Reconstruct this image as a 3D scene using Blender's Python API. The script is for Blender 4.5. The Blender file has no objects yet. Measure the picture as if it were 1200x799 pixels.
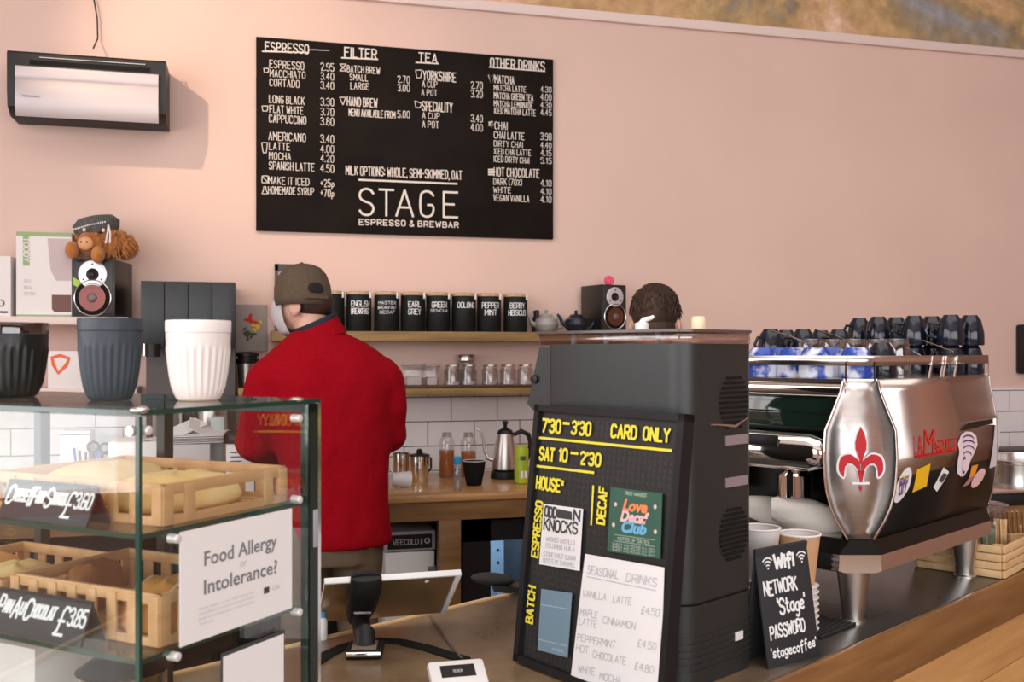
import bpy, bmesh, math, random
from mathutils import Vector, Matrix, Euler
random.seed(7)
SC = bpy.context.scene
COL = SC.collection
R = math.radians
PI = math.pi

# ------------------------------------------------------------------ camera
F = 1167.0                       # focal length in px of the 1200 px wide frame
CAM = Vector((0.0, -4.414, 1.44))
CU, SU = 0.968, 0.2516           # cos / sin of the camera's yaw against the menu wall
cd = bpy.data.cameras.new('camera'); cam = bpy.data.objects.new('camera', cd); COL.objects.link(cam)
cam.location = CAM; cam.rotation_euler = (R(90), 0, -math.atan2(SU, CU))
cd.sensor_width = 36; cd.lens = 36 * F / 1200; cd.shift_y = 12.5 / 1200; cd.clip_start = 0.05
SC.camera = cam
cd.dof.use_dof = True; cd.dof.focus_distance = 2.3; cd.dof.aperture_fstop = 8.0

# ------------------------------------------------------------------ world, lights, exposure
SC.view_settings.view_transform = 'Standard'; SC.view_settings.look = 'None'
SC.view_settings.gamma = 1; SC.view_settings.use_curve_mapping = False
SC.view_settings.exposure = 0.13
w = bpy.data.worlds.new('daylight'); SC.world = w; w.use_nodes = True
bg = w.node_tree.nodes['Background']; bg.inputs[0].default_value = (0.86, 0.93, 1.0, 1); bg.inputs[1].default_value = 1.6

def area(name, loc, rot, sx, sy, power, col):
    l = bpy.data.lights.new(name, 'AREA'); l.shape = 'RECTANGLE'; l.size = sx; l.size_y = sy
    l.energy = power; l.color = col
    o = bpy.data.objects.new(name, l); COL.objects.link(o); o.location = loc; o.rotation_euler = rot
    return o
# daylight through the shop windows: left wall and the street front behind the camera
area('window_light_left', (-3.05, -4.9, 2.2), (0, R(-90), 0), 2.6, 5.8, 125, (1.0, 0.955, 0.93))
area('window_light_street', (0.6, -8.85, 2.1), (R(90), 0, 0), 6.4, 2.8, 150, (1.0, 0.96, 0.94))
area('overhead_fill_light', (1.4, -3.6, 4.1), (0, 0, 0), 4.6, 3.0, 62, (1.0, 0.95, 0.92))  # unseen overhead fill light; the ceiling above it is closed
sp = bpy.data.lights.new('spot_lamp_light', 'SPOT'); sp.energy = 150; sp.color = (1.0, 0.72, 0.5); sp.spot_size = R(38); sp.spot_blend = 0.85
sp.shadow_soft_size = 0.035
so = bpy.data.objects.new('spot_lamp_light', sp); COL.objects.link(so); so.location = (-1.55, -1.75, 3.45)
so.rotation_euler = (Vector((0.02, 0.0, 2.5)) - Vector((-1.55, -1.75, 3.45))).to_track_quat('-Z', 'Y').to_euler()

# ------------------------------------------------------------------ helpers
def ray(px, py):
    r = (px - 600) / F
    return Vector((r * CU + SU, -r * SU + CU, -(py - 412) / F))
def at_y(px, py, Y): d = ray(px, py); return CAM + d * ((Y - CAM.y) / d.y)
def at_z(px, py, Z): d = ray(px, py); return CAM + d * ((Z - CAM.z) / d.z)
def at_d(px, py, D): return CAM + ray(px, py) * D
def W(r, d, z=0.0): return Vector((r * CU + d * SU, CAM.y - r * SU + d * CU, z))

def nodes(m):
    m.use_nodes = True; nt = m.node_tree
    return nt, nt.nodes, nt.links, nt.nodes['Principled BSDF']
def mat(name, c, rough=0.5, metal=0.0, spec=0.5, var=0.0, scale=8.0, bump=0.0, coat=0.0, trans=0.0, sheen=0.0, stretch=None, c2=None, detail=4.0):
    """Plain or noise-mottled principled material."""
    m = bpy.data.materials.new(name); nt, N, L, b = nodes(m)
    b.inputs['Roughness'].default_value = rough; b.inputs['Metallic'].default_value = metal
    b.inputs['Specular IOR Level'].default_value = spec; b.inputs['Coat Weight'].default_value = coat
    b.inputs['Transmission Weight'].default_value = trans; b.inputs['Sheen Weight'].default_value = sheen
    col = (*c, 1)
    b.inputs['Base Color'].default_value = col
    tc = N.new('ShaderNodeTexCoord'); mp = N.new('ShaderNodeMapping'); L.new(tc.outputs['Object'], mp.inputs[0])
    if stretch: mp.inputs['Scale'].default_value = stretch
    nz = N.new('ShaderNodeTexNoise'); nz.inputs['Scale'].default_value = scale; nz.inputs['Detail'].default_value = detail
    L.new(mp.outputs[0], nz.inputs[0])
    if var > 0 or c2:
        cr = N.new('ShaderNodeValToRGB'); L.new(nz.outputs[0], cr.inputs[0])
        cr.color_ramp.elements[0].position = 0.3; cr.color_ramp.elements[1].position = 0.7
        cr.color_ramp.elements[0].color = (*(c2 if c2 else [max(0, x * (1 - var)) for x in c]), 1)
        cr.color_ramp.elements[1].color = (*(c if c2 else [min(1, x * (1 + var)) for x in c]), 1)
        L.new(cr.outputs[0], b.inputs['Base Color'])
    if bump > 0:
        bp = N.new('ShaderNodeBump'); bp.inputs['Strength'].default_value = bump; bp.inputs['Distance'].default_value = 0.004
        L.new(nz.outputs[0], bp.inputs['Height']); L.new(bp.outputs[0], b.inputs['Normal'])
    return m
def glass(name, tint=(1, 1, 1), refl=0.05, edge=0.75, rough=0.0):
    """Thin clear glass or plastic: see-through with a grazing reflection."""
    m = bpy.data.materials.new(name); m.use_nodes = True; nt = m.node_tree; N = nt.nodes; L = nt.links
    N.clear(); out = N.new('ShaderNodeOutputMaterial'); mx = N.new('ShaderNodeMixShader')
    t = N.new('ShaderNodeBsdfTransparent'); t.inputs[0].default_value = (*tint, 1)
    g = N.new('ShaderNodeBsdfGlossy'); g.inputs['Roughness'].default_value = rough
    lw = N.new('ShaderNodeLayerWeight'); pw = N.new('ShaderNodeMath'); pw.operation = 'POWER'; pw.inputs[1].default_value = 4
    ma = N.new('ShaderNodeMath'); ma.operation = 'MULTIPLY_ADD'; ma.inputs[1].default_value = edge; ma.inputs[2].default_value = refl
    L.new(lw.outputs['Facing'], pw.inputs[0]); L.new(pw.outputs[0], ma.inputs[0]); L.new(ma.outputs[0], mx.inputs[0])
    L.new(t.outputs[0], mx.inputs[1]); L.new(g.outputs[0], mx.inputs[2]); L.new(mx.outputs[0], out.inputs[0])
    return m
def wood(name, a, b_, scale=3.0, rough=0.45, axis=0, coat=0.0):
    s = [14, 14, 14]; s[axis] = 1.2
    m = mat(name, a, rough=rough, c2=b_, scale=scale, stretch=tuple(s), bump=0.08, coat=coat, detail=6)
    return m

class MB:
    """Collects shapes into one mesh."""
    def __init__(self): self.bm = bmesh.new()
    def _m(self, vs, M):
        if M is not None: bmesh.ops.transform(self.bm, matrix=M, verts=vs)
    def box(self, c, s, rot=None, M=None, bev=0.0, seg=2):
        r = bmesh.ops.create_cube(self.bm, size=1.0); vs = r['verts']
        bmesh.ops.scale(self.bm, vec=s, verts=vs)
        if bev > 0:
            es = list({e for v in vs for e in v.link_edges})
            rr = bmesh.ops.bevel(self.bm, geom=es, offset=bev, segments=seg, affect='EDGES', profile=0.5)
            vs = list({v for f in rr['faces'] for v in f.verts} | {v for v in vs if v.is_valid})
        T = Matrix.Translation(Vector(c))
        if rot: T = T @ Euler(rot).to_matrix().to_4x4()
        if M is not None: T = M @ T
        self._m(vs, T); return self
    def b6(self, x0, x1, y0, y1, z0, z1, bev=0.0, M=None):
        return self.box(((x0 + x1) / 2, (y0 + y1) / 2, (z0 + z1) / 2), (abs(x1 - x0), abs(y1 - y0), abs(z1 - z0)), bev=bev, M=M)
    def loft(self, rings, cap=True, close=True, M=None):
        vr = [[self.bm.verts.new(M @ Vector(p) if M is not None else Vector(p)) for p in ring] for ring in rings]
        n = len(vr[0])
        for a, b in zip(vr[:-1], vr[1:]):
            for i in range(n if close else n - 1):
                j = (i + 1) % n
                try: self.bm.faces.new((a[i], a[j], b[j], b[i]))
                except ValueError: pass
        if cap and close:
            for rg, fl in ((vr[0], True), (vr[-1], False)):
                try: self.bm.faces.new(rg[::-1] if fl else rg)
                except ValueError: pass
        return self
    def lathe(self, prof, seg=28, M=None, c=(0, 0, 0), cap=True, flute=None):
        rings = []
        for r, z in prof:
            ring = []
            for k in range(seg):
                a = 2 * PI * k / seg; rr = max(r, 1e-5)
                if flute: rr *= flute(a, z)
                ring.append((c[0] + rr * math.cos(a), c[1] + rr * math.sin(a), c[2] + z))
            rings.append(ring)
        return self.loft(rings, cap=cap, M=M)
    def cyl(self, p0, p1, r0, r1=None, seg=20, M=None):
        p0, p1 = Vector(p0), Vector(p1); r1 = r0 if r1 is None else r1; d = p1 - p0
        T = Matrix.Translation(p0) @ d.to_track_quat('Z', 'Y').to_matrix().to_4x4()
        if M is not None: T = M @ T
        return self.lathe([(r0, 0), (r1, d.length)], seg=seg, M=T)
    def tube(self, pts, r, seg=10, close=False, M=None):
        pts = [Vector(p) for p in pts]; n = len(pts); rings = []; up = None
        for i, p in enumerate(pts):
            if close: t = pts[(i + 1) % n] - pts[i - 1]
            else: t = pts[min(i + 1, n - 1)] - pts[max(i - 1, 0)]
            t.normalize()
            if up is None:
                up = Vector((0, 0, 1)) if abs(t.z) < 0.9 else Vector((1, 0, 0))
            x = t.cross(up).normalized(); up = x.cross(t).normalized()
            rr = r[i] if isinstance(r, (list, tuple)) else r
            rings.append([p + (x * math.cos(2 * PI * k / seg) + up * math.sin(2 * PI * k / seg)) * rr for k in range(seg)])
        if close: rings.append(rings[0])
        return self.loft(rings, cap=not close, M=M)
    def prism(self, pts, h0, h1, M=None):
        """Outline in x,y extruded from z=h0 to z=h1."""
        return self.loft([[(x, y, h0) for x, y in pts], [(x, y, h1) for x, y in pts]], M=M)
    def ball(self, c, s, seg=20, rings=12, rot=None, M=None):
        r = bmesh.ops.create_uvsphere(self.bm, u_segments=seg, v_segments=rings, radius=1.0)
        T = Matrix.Translation(Vector(c)) @ (Euler(rot).to_matrix().to_4x4() if rot else Matrix()) @ Matrix.Diagonal((*s, 1))
        if M is not None: T = M @ T
        self._m(r['verts'], T); return self
    def torus(self, c, R0, r, seg=28, s2=8, M=None, rot=None):
        pts = [(R0 * math.cos(2 * PI * k / seg), R0 * math.sin(2 * PI * k / seg), 0) for k in range(seg)]
        T = Matrix.Translation(Vector(c)) @ (Euler(rot).to_matrix().to_4x4() if rot else Matrix())
        if M is not None: T = M @ T
        return self.tube(pts, r, seg=s2, close=True, M=T)
    def quad(self, a, b, c, d, M=None):
        vs = [self.bm.verts.new(M @ Vector(p) if M is not None else Vector(p)) for p in (a, b, c, d)]
        self.bm.faces.new(vs); return self
    def build(self, name, m, parent=None, smooth=None, flat=False, loc=None, rz=None, mods=None):
        bm = self.bm
        if not flat:
            bmesh.ops.remove_doubles(bm, verts=bm.verts, dist=1e-6)
            bmesh.ops.recalc_face_normals(bm, faces=bm.faces)
        me = bpy.data.meshes.new(name); bm.to_mesh(me); bm.free()
        o = bpy.data.objects.new(name, me); COL.objects.link(o)
        if m is not None: me.materials.append(m)
        if parent is not None: o.parent = parent
        if loc is not None: o.location = loc
        if rz is not None: o.rotation_euler = (0, 0, rz)
        if smooth is not False and not flat:
            for p in me.polygons: p.use_smooth = True
            try: me.set_sharp_from_angle(angle=R(38 if smooth is None else smooth))
            except Exception: pass
        return o
def tag(o, label=None, cat=None, group=None, kind=None):
    if label: o['label'] = label
    if cat: o['category'] = cat
    if group: o['group'] = group
    if kind: o['kind'] = kind
    return o
def thing(name, label, cat, loc=(0, 0, 0), rz=0.0, group=None):
    o = bpy.data.objects.new(name, None); COL.objects.link(o); o.empty_display_size = 0.05
    o.location = loc; o.rotation_euler = (0, 0, rz)
    return tag(o, label, cat, group)
def struct(o): o['kind'] = 'structure'; return o
KIDS = {}
def dup(root, loc, rz=0.0, label=None, group=None, scale=None):
    """A copy of a thing with copies of its parts and sub-parts (mesh data shared)."""
    if root.name not in KIDS:
        KIDS[root.name] = [(c, list(c.children)) for c in root.children]
    r = root.copy(); COL.objects.link(r); r.location = loc; r.rotation_euler = (0, 0, rz)
    if scale: r.scale = (scale, scale, scale)
    if label: r['label'] = label
    if group: r['group'] = group
    for ch, gs in KIDS[root.name]:
        c = ch.copy(); COL.objects.link(c); c.parent = r
        for g in gs:
            d = g.copy(); COL.objects.link(d); d.parent = c
    return r

# ------------------------------------------------------------------ lettering
G = {}
for line in """A|0,0 2,6 4,0;.7,2 3.3,2
B|0,0 0,6 2.6,6 3.6,5.2 3.6,4 2.6,3.2 0,3.2;2.6,3.2 4,2.4 4,.8 2.8,0 0,0
C|4,5 3,6 1,6 0,5 0,1 1,0 3,0 4,1
D|0,0 0,6 2.5,6 4,4.6 4,1.4 2.5,0 0,0
E|4,6 0,6 0,0 4,0;0,3.1 3,3.1
F|4,6 0,6 0,0;0,3.1 3,3.1
G|4,5 3,6 1,6 0,5 0,1 1,0 3,0 4,1 4,2.8 2.3,2.8
H|0,0 0,6;4,0 4,6;0,3 4,3
I|0,0 0,6
J|3,6 3,1 2,0 1,0 0,1
K|0,0 0,6;4,6 0,2.6;1.2,3.6 4,0
L|0,6 0,0 3.6,0
M|0,0 0,6 2.2,2.4 4.4,6 4.4,0
N|0,0 0,6 4,0 4,6
O|1,0 0,1 0,5 1,6 3,6 4,5 4,1 3,0 1,0
P|0,0 0,6 2.8,6 4,5.2 4,3.6 2.8,2.8 0,2.8
Q|1,0 0,1 0,5 1,6 3,6 4,5 4,1 3,0 1,0;2.4,1.6 4.2,-.4
R|0,0 0,6 2.8,6 4,5.2 4,3.6 2.8,2.8 0,2.8;2,2.8 4,0
S|4,5 3,6 1,6 0,5 0,4 1,3.2 3,2.8 4,2 4,1 3,0 1,0 0,1
T|0,6 4,6;2,6 2,0
U|0,6 0,1 1,0 3,0 4,1 4,6
V|0,6 2,0 4,6
W|0,6 1.2,0 2.6,4.4 4,0 5.2,6
X|0,0 4,6;0,6 4,0
Y|0,6 2,3 4,6;2,3 2,0
Z|0,6 4,6 0,0 4,0
0|1,0 0,1 0,5 1,6 3,6 4,5 4,1 3,0 1,0
1|0,4.8 1.2,6 1.2,0
2|0,5 1,6 3,6 4,5 4,3.8 0,0 4,0
3|0,5.2 1,6 3,6 4,5 4,4 3,3.2 1.5,3.2;3,3.2 4,2.2 4,1 3,0 1,0 0,.8
4|3,0 3,6 0,2 4.2,2
5|3.8,6 .3,6 .1,3.5 2.8,3.7 4,2.6 4,1 3,0 1,0 0,.8
6|3.8,5.4 2.8,6 1,6 0,5 0,1 1,0 3,0 4,1 4,2.4 3,3.3 0,2.8
7|0,6 4,6 1.4,0
8|1,3.2 .2,4 .2,5.2 1.2,6 2.8,6 3.8,5.2 3.8,4 3,3.2 1,3.2 0,2.2 0,1 1,0 3,0 4,1 4,2.2 3,3.2
9|.4,.4 1.2,0 3,0 4,1 4,5 3,6 1,6 0,5 0,3.6 1,2.8 4,3.2
.|0,0 0,.5
,|.3,.5 0,-.8
:|0,1 0,1.6;0,4 0,4.6
-|0,3 2.4,3
_|0,3 5,3
&|4,0 .8,4.6 1.2,6 2.4,6 2.8,4.8 .2,2 0,.8 1,0 2.4,0 4,2.4
(|1,6.3 0,5 0,1 1,-.3
)|0,6.3 1,5 1,1 0,-.3
+|0,3 3,3;1.5,4.5 1.5,1.5
#|3.6,5.2 2.8,6 1.6,6 1,5 1,1 0,0 3.8,0;0,3 2.6,3
%|0,0 4,6;.2,5.6 1,5.6 1,4.8 .2,4.8 .2,5.6;3,1.2 3.8,1.2 3.8,.4 3,.4 3,1.2
?|0,5 1,6 3,6 4,5 4,4 2,2.8 2,1.8;2,.5 2,0
'|0,6 0,4.8
*|0,4 1.6,5.6;1.6,4 0,5.6
p|0,-2 0,3 1.6,3.6 3,2.6 3,1 1.6,0 0,.6
g|3,3 1.6,3.6 0,2.6 0,1 1.6,.2 3,1;3,3.5 3,-1 1.6,-2 .2,-1.4
a|3,3 1.6,3.6 0,2.6 0,1 1.6,0 3,1;3,3.5 3,0
c|3,3 1.6,3.6 0,2.6 0,1 1.6,0 3,.6
e|0,1.9 3,1.9 2.8,3 1.6,3.6 0,2.6 0,1 1.6,0 3,.6
f|3,5.4 2.2,6 1.2,5.2 1.2,-1;0,3.2 2.6,3.2
i|0,0 0,3.5;0,4.8 0,5.3
o|1.6,0 0,1 0,2.6 1.6,3.6 3,2.6 3,1 1.6,0
s|2.8,3 1.5,3.6 .2,2.8 .6,2 2.4,1.6 2.8,.8 1.5,0 0,.6
t|1.2,5.4 1.2,.8 2,0 2.8,.3;0,3.6 2.6,3.6""".split('\n'):
    k, v = line.split('|'); G[k] = [[tuple(float(t) for t in p.split(',')) for p in s.split(' ')] for s in v.split(';')]
def smooth_stroke(p):
    if len(p) < 4: return p
    out = [p[0]]
    for i in range(len(p) - 1):
        (ax, ay), (bx, by) = p[i], p[i + 1]
        if i > 0: out.append((ax * .72 + bx * .28, ay * .72 + by * .28))
        if i < len(p) - 2: out.append((ax * .28 + bx * .72, ay * .28 + by * .72))
    out.append(p[-1]); return out
for k in 'CGSUJO0Q2368&?9acegos':
    G[k] = [smooth_stroke(q) if q[0] != q[-1] else smooth_stroke(q) for q in G[k]]
def text_w(s, h, cx, gap):
    u = h / 6.0; x = 0
    for ch in s:
        if ch == ' ': x += 2.6 * u * cx; continue
        x += (max(p[0] for q in G[ch] for p in q) + gap) * u * cx
    return x - gap * u * cx
def write(mb, s, x, y, h, T, cx=0.6, w=0.16, gap=1.3, slant=0.0, width=None, jit=0.0, z=0.0):
    """Hand lettering: stroked capitals on the plane T (x right, y up, z out)."""
    if width is not None:
        cx = cx * width / max(text_w(s, h, cx, gap), 1e-6)
    u = h / 6.0; seg_i = 0
    hw = w * h * 0.5
    for ch in s:
        if ch == ' ': x += 2.6 * u * cx; continue
        g = G[ch]; jy = random.uniform(-jit, jit) * h
        for st in g:
            pts = [(x + p[0] * u * cx + slant * p[1] * u, y + jy + p[1] * u) for p in st]
            for (ax, ay), (bx, by) in zip(pts[:-1], pts[1:]):
                dx, dy = bx - ax, by - ay; l = math.hypot(dx, dy) or 1e-6; dx /= l; dy /= l
                e = hw * 0.7; nx, ny = -dy * hw, dx * hw; seg_i += 1; zz = z + 4e-5 * (seg_i % 7)
                a = (ax - dx * e, ay - dy * e); b = (bx + dx * e, by + dy * e)
                mb.quad((a[0] - nx, a[1] - ny, zz), (b[0] - nx, b[1] - ny, zz), (b[0] + nx, b[1] + ny, zz), (a[0] + nx, a[1] + ny, zz), M=T)
        x += (max(p[0] for q in g for p in q) + gap) * u * cx
    return x
def typed(mb, s, x, y, h, T, width=None, z=0.0, bold=0.0, align='LEFT', shear=0.0):
    """Printed lettering from Blender's own built-in font, on plane T; h = cap height."""
    cu = bpy.data.curves.new('print', 'FONT'); cu.body = s; cu.size = h / 0.72; cu.offset = bold; cu.shear = shear; cu.resolution_u = 3
    o = bpy.data.objects.new('print', cu); COL.objects.link(o)
    dg = bpy.context.evaluated_depsgraph_get(); me = bpy.data.meshes.new_from_object(o.evaluated_get(dg))
    xs = [v.co.x for v in me.vertices] or [0, 1]; wd = max(xs) - min(xs); sx = (width / wd) if width else 1.0
    off = {'LEFT': -min(xs), 'CENTER': -(max(xs) + min(xs)) / 2}[align]
    me.transform(T @ Matrix.Translation((x, y, z)) @ Matrix.Diagonal((sx, 1, 1, 1)) @ Matrix.Translation((off, 0, 0)))
    mb.bm.from_mesh(me); bpy.data.objects.remove(o); bpy.data.curves.remove(cu); bpy.data.meshes.remove(me)
def plane(o, xd, up):
    """4x4 of a writing plane: origin o, right xd, up."""
    xd = Vector(xd).normalized(); up = Vector(up).normalized(); n = xd.cross(up)
    M = Matrix.Identity(4)
    for i in range(3): M[i][0], M[i][1], M[i][2], M[i][3] = xd[i], up[i], n[i], o[i]
    return M

# ------------------------------------------------------------------ materials
K = {}
K['black'] = mat('black_plastic', (0.010, 0.010, 0.011), 0.42, spec=.35)
K['matblack'] = mat('matt_black', (0.010, 0.010, 0.009), 0.75, spec=.15)
K['rubber'] = mat('rubber', (0.02, 0.02, 0.02), 0.85, bump=0.2, scale=60)
K['navy'] = mat('navy_glaze', (0.004, 0.008, 0.018), 0.16, coat=0.15)
K['steel'] = mat('brushed_steel', (0.62, 0.60, 0.58), 0.3, 1.0, var=0.06, scale=4, stretch=(60, 60, 1))
K['chrome'] = mat('polished_steel', (0.80, 0.77, 0.75), 0.06, 1.0)
K['satin'] = mat('satin_steel', (0.70, 0.68, 0.67), 0.2, 1.0)
K['white'] = mat('white_plastic', (0.80, 0.79, 0.79), 0.4)
K['tumbler'] = glass('tumbler_glass', (.84, .82, .82), 0.2, 0.9, rough=.05)
K['paper'] = mat('paper', (0.82, 0.81, 0.82), 0.8)
K['card'] = mat('white_card', (0.78, 0.74, 0.73), 0.7)
K['chalk'] = mat('chalk_paint', (0.72, 0.66, 0.60), 0.9)
K['chalkw'] = mat('white_chalk_pen', (0.84, 0.86, 0.88), 0.9)
K['ink'] = mat('dark_ink', (0.05, 0.05, 0.055), 0.7)
K['greyink'] = mat('grey_ink', (0.2, 0.2, 0.22), 0.8)
K['paleink'] = mat('pale_ink', (0.45, 0.45, 0.5), 0.8)
K['yellow'] = mat('yellow_letters', (0.82, 0.72, 0.05), 0.5)
K['glass'] = glass('clear_glass', (0.965, 0.985, 0.975), 0.062, 0.75)
K['glassedge'] = mat('green_glass_edge', (0.008, 0.05, 0.034), 0.15, coat=0.5)
K['jarglass'] = glass('jar_glass', (0.93, 0.93, 0.94), 0.10, 0.9)
K['plexi'] = glass('smoky_acrylic', (0.90, 0.84, 0.83), 0.16, 0.8, rough=.1)
K['skin'] = mat('skin', (0.62, 0.36, 0.27), 0.5, var=0.05, scale=20)
K['tower'] = mat('dark_grey_coat', (0.021, 0.024, 0.0245), 0.40, var=0.12, scale=300, bump=0.05)
K['wooda'] = wood('oiled_worktop', (0.56, 0.32, 0.13), (0.40, 0.20, 0.07), rough=0.3, coat=0.3)
K['woodshelf'] = wood('rough_shelf_wood', (0.36, 0.23, 0.08), (0.20, 0.12, 0.04), rough=0.6)
K['woodframe'] = wood('stained_timber', (0.25, 0.13, 0.045), (0.15, 0.07, 0.02), rough=0.5)
K['crate'] = wood('crate_pine', (0.72, 0.44, 0.23), (0.58, 0.31, 0.13), rough=0.6)
K['palepine'] = wood('pale_pine', (0.72, 0.50, 0.27), (0.58, 0.36, 0.16), rough=0.6)
K['orange'] = mat('orange_paint', (0.75, 0.13, 0.04), 0.5)
K['red'] = mat('red_enamel', (0.50, 0.006, 0.014), 0.4, spec=.3)
K['green'] = mat('green_print', (0.22, 0.36, 0.16), 0.7)
K['cork'] = mat('cork_lid', (0.60, 0.42, 0.25), 0.8, var=0.15, scale=60)
# ================================================================== THE ROOM
XL, XR, YB, ZC = -3.2, 5.6, -9.0, 4.25
def wallmat():
    m = mat('pink_plaster_paint', (0.715, 0.52, 0.45), 0.85, var=0.035, scale=1.6, bump=0.03)
    return m
K['pink'] = wallmat()
K['pinklight'] = mat('pale_pink_trim', (0.78, 0.64, 0.60), 0.7)
def plaster():
    m = bpy.data.materials.new('old_bare_plaster'); nt, N, L, b = nodes(m); b.inputs['Roughness'].default_value = 0.9
    tc = N.new('ShaderNodeTexCoord')
    n1 = N.new('ShaderNodeTexNoise'); n1.inputs['Scale'].default_value = .75; n1.inputs['Detail'].default_value = 8; n1.inputs['Roughness'].default_value = 0.65; n1.inputs['Distortion'].default_value = 0.6
    L.new(tc.outputs['Object'], n1.inputs[0])
    cr = N.new('ShaderNodeValToRGB'); e = cr.color_ramp.elements
    e[0].position = 0.38; e[0].color = (0.30, 0.30, 0.31, 1); e[1].position = 0.6; e[1].color = (0.78, 0.52, 0.40, 1)
    for p, c in ((0.44, (0.33, 0.25, 0.15)), (0.49, (0.50, 0.33, 0.15)), (0.55, (0.58, 0.37, 0.20))):
        x = e.new(p); x.color = (*c, 1)
    L.new(n1.outputs[0], cr.inputs[0])
    n2 = N.new('ShaderNodeTexNoise'); n2.inputs['Scale'].default_value = 14; n2.inputs['Detail'].default_value = 9; L.new(tc.outputs['Object'], n2.inputs[0])
    mx = N.new('ShaderNodeMix'); mx.data_type = 'RGBA'; mx.blend_type = 'OVERLAY'; mx.inputs[0].default_value = 0.6
    L.new(cr.outputs[0], mx.inputs[6]); L.new(n2.outputs[0], mx.inputs[7]); L.new(mx.outputs[2], b.inputs['Base Color'])
    bp = N.new('ShaderNodeBump'); bp.inputs['Strength'].default_value = 0.5; L.new(n2.outputs[0], bp.inputs['Height']); L.new(bp.outputs[0], b.inputs['Normal'])
    return m
K['plaster'] = plaster()
def tilemat():
    m = bpy.data.materials.new('white_metro_tiles'); nt, N, L, b = nodes(m)
    tc = N.new('ShaderNodeTexCoord'); sx = N.new('ShaderNodeSeparateXYZ'); cx = N.new('ShaderNodeCombineXYZ')
    L.new(tc.outputs['Object'], sx.inputs[0]); L.new(sx.outputs[0], cx.inputs[0]); L.new(sx.outputs[2], cx.inputs[1])
    mp = N.new('ShaderNodeMapping'); L.new(cx.outputs[0], mp.inputs[0]); mp.inputs['Location'].default_value = (TX, TZ, 0)
    br = N.new('ShaderNodeTexBrick'); L.new(mp.outputs[0], br.inputs[0])
    br.inputs['Scale'].default_value = 1.0; br.inputs['Brick Width'].default_value = 0.2128; br.inputs['Row Height'].default_value = 0.1095
    br.inputs['Mortar Size'].default_value = 0.0021; br.inputs['Mortar Smooth'].default_value = 0.1
    br.inputs['Color1'].default_value = (0.78, 0.76, 0.78, 1); br.inputs['Color2'].default_value = (0.74, 0.725, 0.75, 1); br.inputs['Mortar'].default_value = (0.05, 0.05, 0.05, 1)
    L.new(br.outputs['Color'], b.inputs['Base Color'])
    mr = N.new('ShaderNodeMapRange'); mr.inputs[3].default_value = 0.12; mr.inputs[4].default_value = 0.8
    L.new(br.outputs['Fac'], mr.inputs[0]); L.new(mr.outputs[0], b.inputs['Roughness'])
    bp = N.new('ShaderNodeBump'); bp.invert = True; bp.inputs['Strength'].default_value = 0.5; bp.inputs['Distance'].default_value = 0.003
    L.new(br.outputs['Fac'], bp.inputs['Height']); L.new(bp.outputs[0], b.inputs['Normal'])
    return m
# one joint of the tile rows falls at (528, 493.5) px, a vertical joint at (555.5, 487) px
pj = at_y(540, 493.3, -0.012); pv = at_y(555.8, 487, -0.012)
TZ = 0.1095 * 20 - (pj.z % 0.1095) ; TX = 0.2128 * 20 - (pv.x % 0.2128)
K['tiles'] = tilemat()
def planks(name, c, c2, axis):
    m = wood(name, c, c2, scale=2.2, rough=0.5, axis=axis); return m
K['floor'] = planks('floor_boards', (0.26, 0.17, 0.10), (0.17, 0.10, 0.06), 0)

struct(MB().b6(XL - .1, XR + .1, YB - .1, 0.1, -0.1, 0).build('floor', K['floor']))
struct(MB().b6(XL - .1, XR + .1, YB - .1, 0.1, ZC, ZC + .1).build('ceiling', mat('ceiling_paint', (0.66, 0.62, 0.58), 0.9)))
struct(MB().b6(XL, XR, 0, 0.1, 0, 3.0).build('wall_back', K['pink']))
struct(MB().b6(XL, XR, 0.02, 0.1, 3.0, ZC).build('wall_back_upper', K['plaster']))
struct(MB().b6(XL, XR, -0.022, 0.02, 2.985, 3.03, bev=.004).build('trim_1', K['pinklight']))
TILE_TOP = 1.252
struct(MB().b6(-1.4, XR, -0.012, 0, 0.9, TILE_TOP).build('wall_back_tiles', K['tiles']))
K['shadewall'] = mat('shaded_pink_wall', (0.42, 0.235, 0.17), 0.85, var=0.06, scale=2)  # pink wall with its shade put into the colour, mirrored by the machine
struct(MB().b6(XR, XR + .1, YB, 0.1, 0, ZC).build('wall_right', K['shadewall']))
# left wall with the big shop window, street wall with the front windows
mb = MB(); mb.b6(XL - .1, XL, YB, -7.9, 0, ZC); mb.b6(XL - .1, XL, -1.9, 0.1, 0, ZC); mb.b6(XL - .1, XL, -7.9, -1.9, 0, .8); mb.b6(XL - .1, XL, -7.9, -1.9, 3.6, ZC)
struct(mb.build('wall_left', K['pink']))
mb = MB(); mb.b6(XL, -2.7, YB - .1, YB, 0, ZC); mb.b6(3.9, XR, YB - .1, YB, 0, ZC); mb.b6(-2.7, 3.9, YB - .1, YB, 0, .7); mb.b6(-2.7, 3.9, YB - .1, YB, 3.5, ZC)
struct(mb.build('wall_street', K['shadewall']))
mb = MB()
for y in (-7.9, -6.4, -4.9, -3.9, -3.3, -2.7, -1.9): mb.b6(XL - .09, XL - .01, y - .07, y + .07, .8, 3.6)
for z in (.8, 2.2, 3.6): mb.b6(XL - .09, XL - .01, -7.95, -1.85, z - .09, z + .09)
struct(mb.build('window_1', K['orange']))  # out of view; wide orange bars added for the stripes mirrored in the case
mb = MB()
for x in (-2.7, -.5, 1.7, 3.9): mb.b6(x - .05, x + .05, YB - .09, YB - .01, .7, 3.5)
for z in (.7, 3.5): mb.b6(-2.75, 3.95, YB - .09, YB - .01, z - .05, z + .05)
struct(mb.build('window_2', K['orange']))

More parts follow.
